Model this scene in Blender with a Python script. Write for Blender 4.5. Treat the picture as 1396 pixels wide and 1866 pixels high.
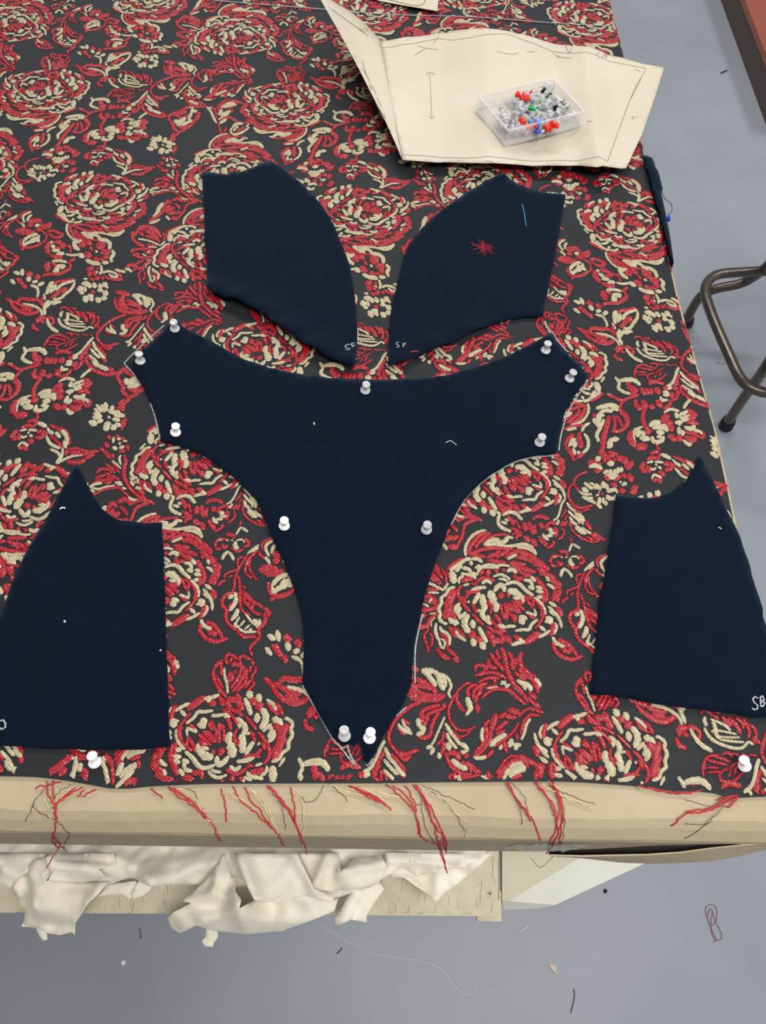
import bpy, bmesh, math, random
import numpy as np
from mathutils import Vector
from mathutils.geometry import tessellate_polygon
random.seed(7); rng = np.random.default_rng(7)
SC = bpy.context.scene
for _o in list(bpy.data.objects): bpy.data.objects.remove(_o)

# ------------------------------------------------------------------ camera, light, exposure
FPX = 1400.0
R = np.array([[0.99869365, 0.0508835, 0.00467506],
              [0.04337991, -0.89264321, 0.44867168],
              [0.02700315, -0.44788275, -0.89368444]])   # picture axes (right, down, forward) -> world
CAM = np.array([0.0, 0.0, 1.48921])
TZ = 0.90                                                # height of the table top
cam_data = bpy.data.cameras.new('camera')
cam_data.sensor_fit = 'HORIZONTAL'; cam_data.sensor_width = 36.0
cam_data.lens = 36.0 * FPX / 1396.0
cam_data.clip_start = 0.02; cam_data.clip_end = 50
camera = bpy.data.objects.new('camera', cam_data)
SC.collection.objects.link(camera)
from mathutils import Matrix
_m = Matrix(((R[0][0], -R[0][1], -R[0][2], CAM[0]),
             (R[1][0], -R[1][1], -R[1][2], CAM[1]),
             (R[2][0], -R[2][1], -R[2][2], CAM[2]), (0, 0, 0, 1)))
camera.matrix_world = _m
SC.camera = camera

SC.view_settings.view_transform = 'Standard'
SC.view_settings.look = 'None'
SC.view_settings.gamma = 1.0
SC.view_settings.use_curve_mapping = False
SC.view_settings.exposure = 0.0

world = bpy.data.worlds.new('room_light'); SC.world = world
world.use_nodes = True
_bg = world.node_tree.nodes['Background']
_bg.inputs[0].default_value = (0.9, 0.95, 1.0, 1); _bg.inputs[1].default_value = 0.3

def area(name, loc, target, sx, sy, power, color):
    d = bpy.data.lights.new(name, 'AREA'); d.shape = 'RECTANGLE'; d.size = sx; d.size_y = sy
    d.energy = power; d.color = color
    o = bpy.data.objects.new(name, d); SC.collection.objects.link(o)
    o.location = loc
    o.rotation_euler = (Vector(target) - Vector(loc)).to_track_quat('-Z', 'Y').to_euler()
    return o
area('ceiling_strip_light', (-0.4, 2.5, 2.93), (-0.4, 2.5, 0), 2.6, 0.3, 62, (1.0, 0.98, 0.95))
area('ceiling_panel_light', (0.5, -0.3, 2.93), (0.5, -0.3, 0.0), 1.6, 0.6, 48, (1.0, 0.98, 0.95))
area('ceiling_side_light', (2.6, 1.6, 2.93), (2.6, 1.6, 0.0), 0.6, 2.4, 46, (0.97, 0.98, 1.0))

# ------------------------------------------------------------------ helpers
def ray(x, y):
    return R @ np.array([(x - 698.0) / FPX, (y - 933.0) / FPX, 1.0])
def at(x, y, z):
    d = ray(x, y); k = (z - CAM[2]) / d[2]
    return CAM + k * d
def srgb(r, g, b):
    f = lambda c: (c / 255 / 12.92) if c / 255 <= .04045 else ((c / 255 + .055) / 1.055) ** 2.4
    return (f(r), f(g), f(b), 1)

def material(name, color, rough=.6, noise=None, bump=None, metallic=0, spec=.5, sheen=0, trans=0, ior=1.45, alpha=1, coat=0):
    """noise=(colour, scale, amount[, detail]); bump=(scale, strength, distance)"""
    m = bpy.data.materials.new(name); m.use_nodes = True
    nt = m.node_tree; p = nt.nodes['Principled BSDF']
    p.inputs['Base Color'].default_value = color; p.inputs['Roughness'].default_value = rough
    p.inputs['Metallic'].default_value = metallic; p.inputs['Specular IOR Level'].default_value = spec
    p.inputs['IOR'].default_value = ior
    if sheen: p.inputs['Sheen Weight'].default_value = sheen; p.inputs['Sheen Roughness'].default_value = .5
    if trans: p.inputs['Transmission Weight'].default_value = trans
    if alpha < 1: p.inputs['Alpha'].default_value = alpha
    if coat: p.inputs['Coat Weight'].default_value = coat
    tc = nt.nodes.new('ShaderNodeTexCoord')
    if noise:
        n = nt.nodes.new('ShaderNodeTexNoise'); n.inputs['Scale'].default_value = noise[1]
        n.inputs['Detail'].default_value = noise[3] if len(noise) > 3 else 5
        nt.links.new(tc.outputs['Object'], n.inputs['Vector'])
        r = nt.nodes.new('ShaderNodeValToRGB'); r.color_ramp.elements[0].position = .35; r.color_ramp.elements[1].position = .68
        mx = nt.nodes.new('ShaderNodeMix'); mx.data_type = 'RGBA'
        mx.inputs[6].default_value = color; mx.inputs[7].default_value = noise[0]
        ml = nt.nodes.new('ShaderNodeMath'); ml.operation = 'MULTIPLY'; ml.inputs[1].default_value = noise[2]
        nt.links.new(n.outputs['Fac'], r.inputs[0]); nt.links.new(r.outputs[0], ml.inputs[0])
        nt.links.new(ml.outputs[0], mx.inputs[0]); nt.links.new(mx.outputs[2], p.inputs['Base Color'])
    if bump:
        n2 = nt.nodes.new('ShaderNodeTexNoise'); n2.inputs['Scale'].default_value = bump[0]; n2.inputs['Detail'].default_value = 4
        nt.links.new(tc.outputs['Object'], n2.inputs['Vector'])
        b = nt.nodes.new('ShaderNodeBump'); b.inputs['Strength'].default_value = bump[1]; b.inputs['Distance'].default_value = bump[2]
        nt.links.new(n2.outputs['Fac'], b.inputs['Height']); nt.links.new(b.outputs[0], p.inputs['Normal'])
    return m

def weave(name, color, dark, light, scale, rough, bumpd, sheen=0, spec=.4, axis='XY', band=None, tint=None, speck=None, nscale=35):
    """woven cloth: fine crossing waves for colour and bump"""
    m = bpy.data.materials.new(name); m.use_nodes = True
    nt = m.node_tree; p = nt.nodes['Principled BSDF']
    p.inputs['Roughness'].default_value = rough; p.inputs['Specular IOR Level'].default_value = spec
    if sheen: p.inputs['Sheen Weight'].default_value = sheen; p.inputs['Sheen Roughness'].default_value = .45
    if tint: p.inputs['Sheen Tint'].default_value = tint
    tc = nt.nodes.new('ShaderNodeTexCoord')
    outs = []
    for k, d in enumerate(axis):
        w = nt.nodes.new('ShaderNodeTexWave'); w.wave_type = 'BANDS'
        w.bands_direction = {'X': 'X', 'Y': 'Y', 'D': 'DIAGONAL'}[d]
        w.inputs['Scale'].default_value = scale; w.inputs['Distortion'].default_value = 1.5; w.inputs['Detail'].default_value = 1
        w.inputs['Detail Scale'].default_value = 2.0
        nt.links.new(tc.outputs['Object'], w.inputs['Vector']); outs.append(w.outputs['Fac'])
    if len(outs) == 2:
        a = nt.nodes.new('ShaderNodeMath'); a.operation = 'MULTIPLY'
        nt.links.new(outs[0], a.inputs[0]); nt.links.new(outs[1], a.inputs[1]); o = a.outputs[0]
    else: o = outs[0]
    n = nt.nodes.new('ShaderNodeTexNoise'); n.inputs['Detail'].default_value = 4
    if band:
        mp = nt.nodes.new('ShaderNodeMapping'); mp.inputs['Scale'].default_value = band
        nt.links.new(tc.outputs['Object'], mp.inputs[0]); nt.links.new(mp.outputs[0], n.inputs['Vector']); n.inputs['Scale'].default_value = 1
    else:
        nt.links.new(tc.outputs['Object'], n.inputs['Vector']); n.inputs['Scale'].default_value = nscale
    r1 = nt.nodes.new('ShaderNodeMix'); r1.data_type = 'RGBA'; r1.inputs[6].default_value = dark; r1.inputs[7].default_value = light
    nt.links.new(n.outputs['Fac'], r1.inputs[0])
    r2 = nt.nodes.new('ShaderNodeMix'); r2.data_type = 'RGBA'; r2.inputs[6].default_value = color
    nt.links.new(r1.outputs[2], r2.inputs[7]); nt.links.new(o, r2.inputs[0])
    fin = r2.outputs[2]
    if speck:
        n3 = nt.nodes.new('ShaderNodeTexNoise'); n3.inputs['Scale'].default_value = speck[1]; n3.inputs['Detail'].default_value = 1
        nt.links.new(tc.outputs['Object'], n3.inputs['Vector'])
        rp = nt.nodes.new('ShaderNodeValToRGB'); rp.color_ramp.elements[0].position = speck[2]; rp.color_ramp.elements[1].position = speck[2] + .05
        nt.links.new(n3.outputs['Fac'], rp.inputs[0])
        m3 = nt.nodes.new('ShaderNodeMix'); m3.data_type = 'RGBA'; m3.inputs[7].default_value = speck[0]
        nt.links.new(fin, m3.inputs[6]); nt.links.new(rp.outputs[0], m3.inputs[0]); fin = m3.outputs[2]
    nt.links.new(fin, p.inputs['Base Color'])
    b = nt.nodes.new('ShaderNodeBump'); b.inputs['Strength'].default_value = .6; b.inputs['Distance'].default_value = bumpd
    nt.links.new(o, b.inputs['Height']); nt.links.new(b.outputs[0], p.inputs['Normal'])
    return m

def mesh_obj(name, verts, faces, mats, parent=None, fmat=None, smooth=False):
    me = bpy.data.meshes.new(name)
    me.from_pydata([tuple(map(float, v)) for v in verts], [], [tuple(int(i) for i in f) for f in faces])
    for m in (mats if isinstance(mats, (list, tuple)) else [mats]): me.materials.append(m)
    if fmat is not None: me.polygons.foreach_set('material_index', np.asarray(fmat, dtype=np.int32))
    if smooth: me.polygons.foreach_set('use_smooth', np.ones(len(me.polygons), dtype=bool))
    me.update()
    o = bpy.data.objects.new(name, me); SC.collection.objects.link(o)
    if parent is not None: o.parent = parent
    return o
class MB:
    def __init__(s): s.v = []; s.f = []; s.m = []
    def add(s, v, f, mi=0):
        b = len(s.v); s.v += [tuple(map(float, q)) for q in v]; s.f += [tuple(i + b for i in q) for q in f]; s.m += [mi] * len(f)
    def box(s, lo, hi, rz=0, c=None, mi=0):
        x0, y0, z0 = lo; x1, y1, z1 = hi
        v = [(x, y, z) for z in (z0, z1) for (x, y) in ((x0, y0), (x1, y0), (x1, y1), (x0, y1))]
        s.add(v, [(3, 2, 1, 0), (4, 5, 6, 7), (0, 1, 5, 4), (1, 2, 6, 5), (2, 3, 7, 6), (3, 0, 4, 7)], mi)
    def tube(s, pts, r, n=8, mi=0, caps=True, closed=False):
        P = [Vector(tuple(map(float, p))) for p in pts]; N = len(P); rr = r if hasattr(r, '__len__') else [r] * N
        vs = []; up = Vector((0, 0, 1)); prev = None
        for i in range(N):
            a = P[(i - 1) % N] if closed or i > 0 else P[i]; b = P[(i + 1) % N] if closed or i < N - 1 else P[i]
            t = (b - a); t = t.normalized() if t.length > 1e-9 else Vector((1, 0, 0))
            if prev is None:
                q = up if abs(t.dot(up)) < .9 else Vector((1, 0, 0)); nn = (q - t * q.dot(t)).normalized()
            else:
                nn = prev - t * prev.dot(t); nn = nn.normalized() if nn.length > 1e-6 else up
            prev = nn; bb = t.cross(nn)
            for k in range(n):
                an = 2 * math.pi * k / n; vs.append(P[i] + (nn * math.cos(an) + bb * math.sin(an)) * rr[i])
        fs = []
        for i in range(N if closed else N - 1):
            j = (i + 1) % N
            for k in range(n): fs.append((i * n + k, i * n + (k + 1) % n, j * n + (k + 1) % n, j * n + k))
        if caps and not closed: fs += [tuple(range(n))[::-1], tuple((N - 1) * n + k for k in range(n))]
        s.add(vs, fs, mi)
    def lathe(s, base, axis, prof, n=20, mi=0):
        a = Vector(tuple(map(float, axis))).normalized(); q = Vector((0, 1, 0)) if abs(a.y) < .9 else Vector((1, 0, 0))
        u = a.cross(q).normalized(); w = a.cross(u); b = Vector(tuple(map(float, base)))
        vs = []
        for r, h in prof:
            for k in range(n):
                an = 2 * math.pi * k / n; vs.append(b + a * h + (u * math.cos(an) + w * math.sin(an)) * r)
        fs = [(i * n + k, i * n + (k + 1) % n, (i + 1) * n + (k + 1) % n, (i + 1) * n + k) for i in range(len(prof) - 1) for k in range(n)]
        fs += [tuple(range(n))[::-1], tuple((len(prof) - 1) * n + k for k in range(n))]
        s.add(vs, fs, mi)
    def build(s, name, mats, parent=None, smooth=False):
        return mesh_obj(name, s.v, s.f, mats, parent, s.m, smooth)
def tag(o, label=None, cat=None, group=None, kind=None):
    if label: o['label'] = label
    if cat: o['category'] = cat
    if group: o['group'] = group
    if kind: o['kind'] = kind
    return o
def empty(name, loc, label, cat, group=None):
    o = bpy.data.objects.new(name, None); SC.collection.objects.link(o); o.empty_display_size = .02
    o.location = tuple(map(float, loc)); return tag(o, label, cat, group)
def adopt(parent, *kids):
    """kids were built in world coordinates: re-express them about the parent's own base"""
    off = parent.location
    for k in kids:
        if k.data.users == 1 or True:
            k.data.transform(Matrix.Translation(-off))
        k.parent = parent
def smooth_path(pts, step, closed=False):
    P = np.asarray(pts, float)
    if len(P) == 2 and not closed:
        n = max(2, int(np.linalg.norm(P[1] - P[0]) / step) + 2); t = np.linspace(0, 1, n)[:, None]; return P[0] * (1 - t) + P[1] * t
    if closed: E = np.vstack([P[-1], P, P[0], P[1]])
    else: E = np.vstack([2 * P[0] - P[1], P, 2 * P[-1] - P[-2]])
    out = []
    for i in range(1, len(E) - 2):
        a, b, c, d = E[i - 1], E[i], E[i + 1], E[i + 2]
        n = max(1, int(np.ceil(np.linalg.norm(c - b) / step)))
        for t in np.arange(n) / n:
            out.append(.5 * (2 * b + (c - a) * t + (2 * a - 5 * b + 4 * c - d) * t * t + (3 * b - a - 3 * c + d) * t ** 3))
    if not closed: out.append(E[-2])
    return np.array(out)
def inside(p, poly):
    x, y = p; c = False; n = len(poly)
    for i in range(n):
        x0, y0 = poly[i][0], poly[i][1]; x1, y1 = poly[(i + 1) % n][0], poly[(i + 1) % n][1]
        if (y0 > y) != (y1 > y) and x < (x1 - x0) * (y - y0) / (y1 - y0) + x0: c = not c
    return c
def sheet(outline, zf, thick, step, name, mats, parent=None, smooth=True, fray=0):
    """a cut sheet with real thickness: outline (x, y) filled with a grid, height zf(x, y)"""
    O = np.asarray(outline, float)[:, :2]
    res = []
    for i in range(len(O)):
        a, b = O[i], O[(i + 1) % len(O)]; n = max(1, int(np.linalg.norm(b - a) / step))
        for t in range(n): res.append(a + (b - a) * t / n)
    res = np.array(res)
    if fray: res = res + rng.normal(0, fray, res.shape)
    bm = bmesh.new()
    import mathutils
    inner = []
    x0, y0 = res.min(0); x1, y1 = res.max(0); k = 0
    for yy in np.arange(y0 + step / 2, y1, step * .9):
        for xx in np.arange(x0 + (step / 2 if k % 2 else 0), x1, step):
            if inside((xx, yy), res) and np.min(np.linalg.norm(res - (xx, yy), axis=1)) > step * .5: inner.append((xx, yy))
        k += 1
    pts = [Vector((float(p[0]), float(p[1]))) for p in list(res) + inner]
    n = len(res); edges = [(i, (i + 1) % n) for i in range(n)]
    vo, eo, fo, ov, oe, of = mathutils.geometry.delaunay_2d_cdt(pts, edges, [list(range(n))], 1, 1e-7)
    top = [(v.x, v.y, zf(v.x, v.y) + thick) for v in vo]; bot = [(v.x, v.y, zf(v.x, v.y)) for v in vo]
    m = len(top); faces = []
    cnt = {}
    for f in fo:
        f = list(f)
        a = sum(vo[f[i]].x * vo[f[(i + 1) % len(f)]].y - vo[f[(i + 1) % len(f)]].x * vo[f[i]].y for i in range(len(f)))
        if a < 0: f = f[::-1]
        faces.append(tuple(f)); faces.append(tuple(i + m for i in f[::-1]))
        for i in range(len(f)): cnt[(f[i], f[(i + 1) % len(f)])] = 1
    for (a, b) in list(cnt):
        if (b, a) not in cnt: faces.append((b, a, a + m, b + m))
    bm.free()
    o = mesh_obj(name, top + bot, faces, mats, parent, None, smooth)
    return o
def noise2(seed, scale, amp):
    r = np.random.default_rng(seed); ks = r.normal(0, 1, (6, 2)) * scale; ph = r.uniform(0, 6.28, 6); am = r.uniform(.4, 1, 6)
    am = am / am.sum() * amp
    return lambda x, y: float(np.sum(am * np.sin(ks[:, 0] * x + ks[:, 1] * y + ph)))
def ribbon(pts, w, z, mb, mi=0, dz=.0003):
    """thin drawn line lying on a surface: pts (x, y), z is a number or function"""
    P = smooth_path(pts, .004); zf = z if callable(z) else (lambda x, y: z)
    d = np.gradient(P, axis=0); d /= (np.linalg.norm(d, axis=1)[:, None] + 1e-9); nrm = np.stack([-d[:, 1], d[:, 0]], 1)
    vs = []
    for p, q in zip(P, nrm):
        a = p + q * w / 2; b = p - q * w / 2
        vs += [(a[0], a[1], zf(*a) + dz), (p[0], p[1], zf(*p) + dz * 1.3), (b[0], b[1], zf(*b) + dz)]
    fs = []
    for i in range(len(P) - 1):
        for k in (0, 1): fs.append((3 * i + k + 1, 3 * i + 4 + k, 3 * i + 3 + k, 3 * i + k))
    mb.add(vs, fs, mi)
def pxs(s, z=None):
    """'x,y x,y ...' picture points -> plan points on the plane z"""
    return np.array([at(*[float(k) for k in q.split(',')], TZ if z is None else z)[:2] for q in s.split()])
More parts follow.
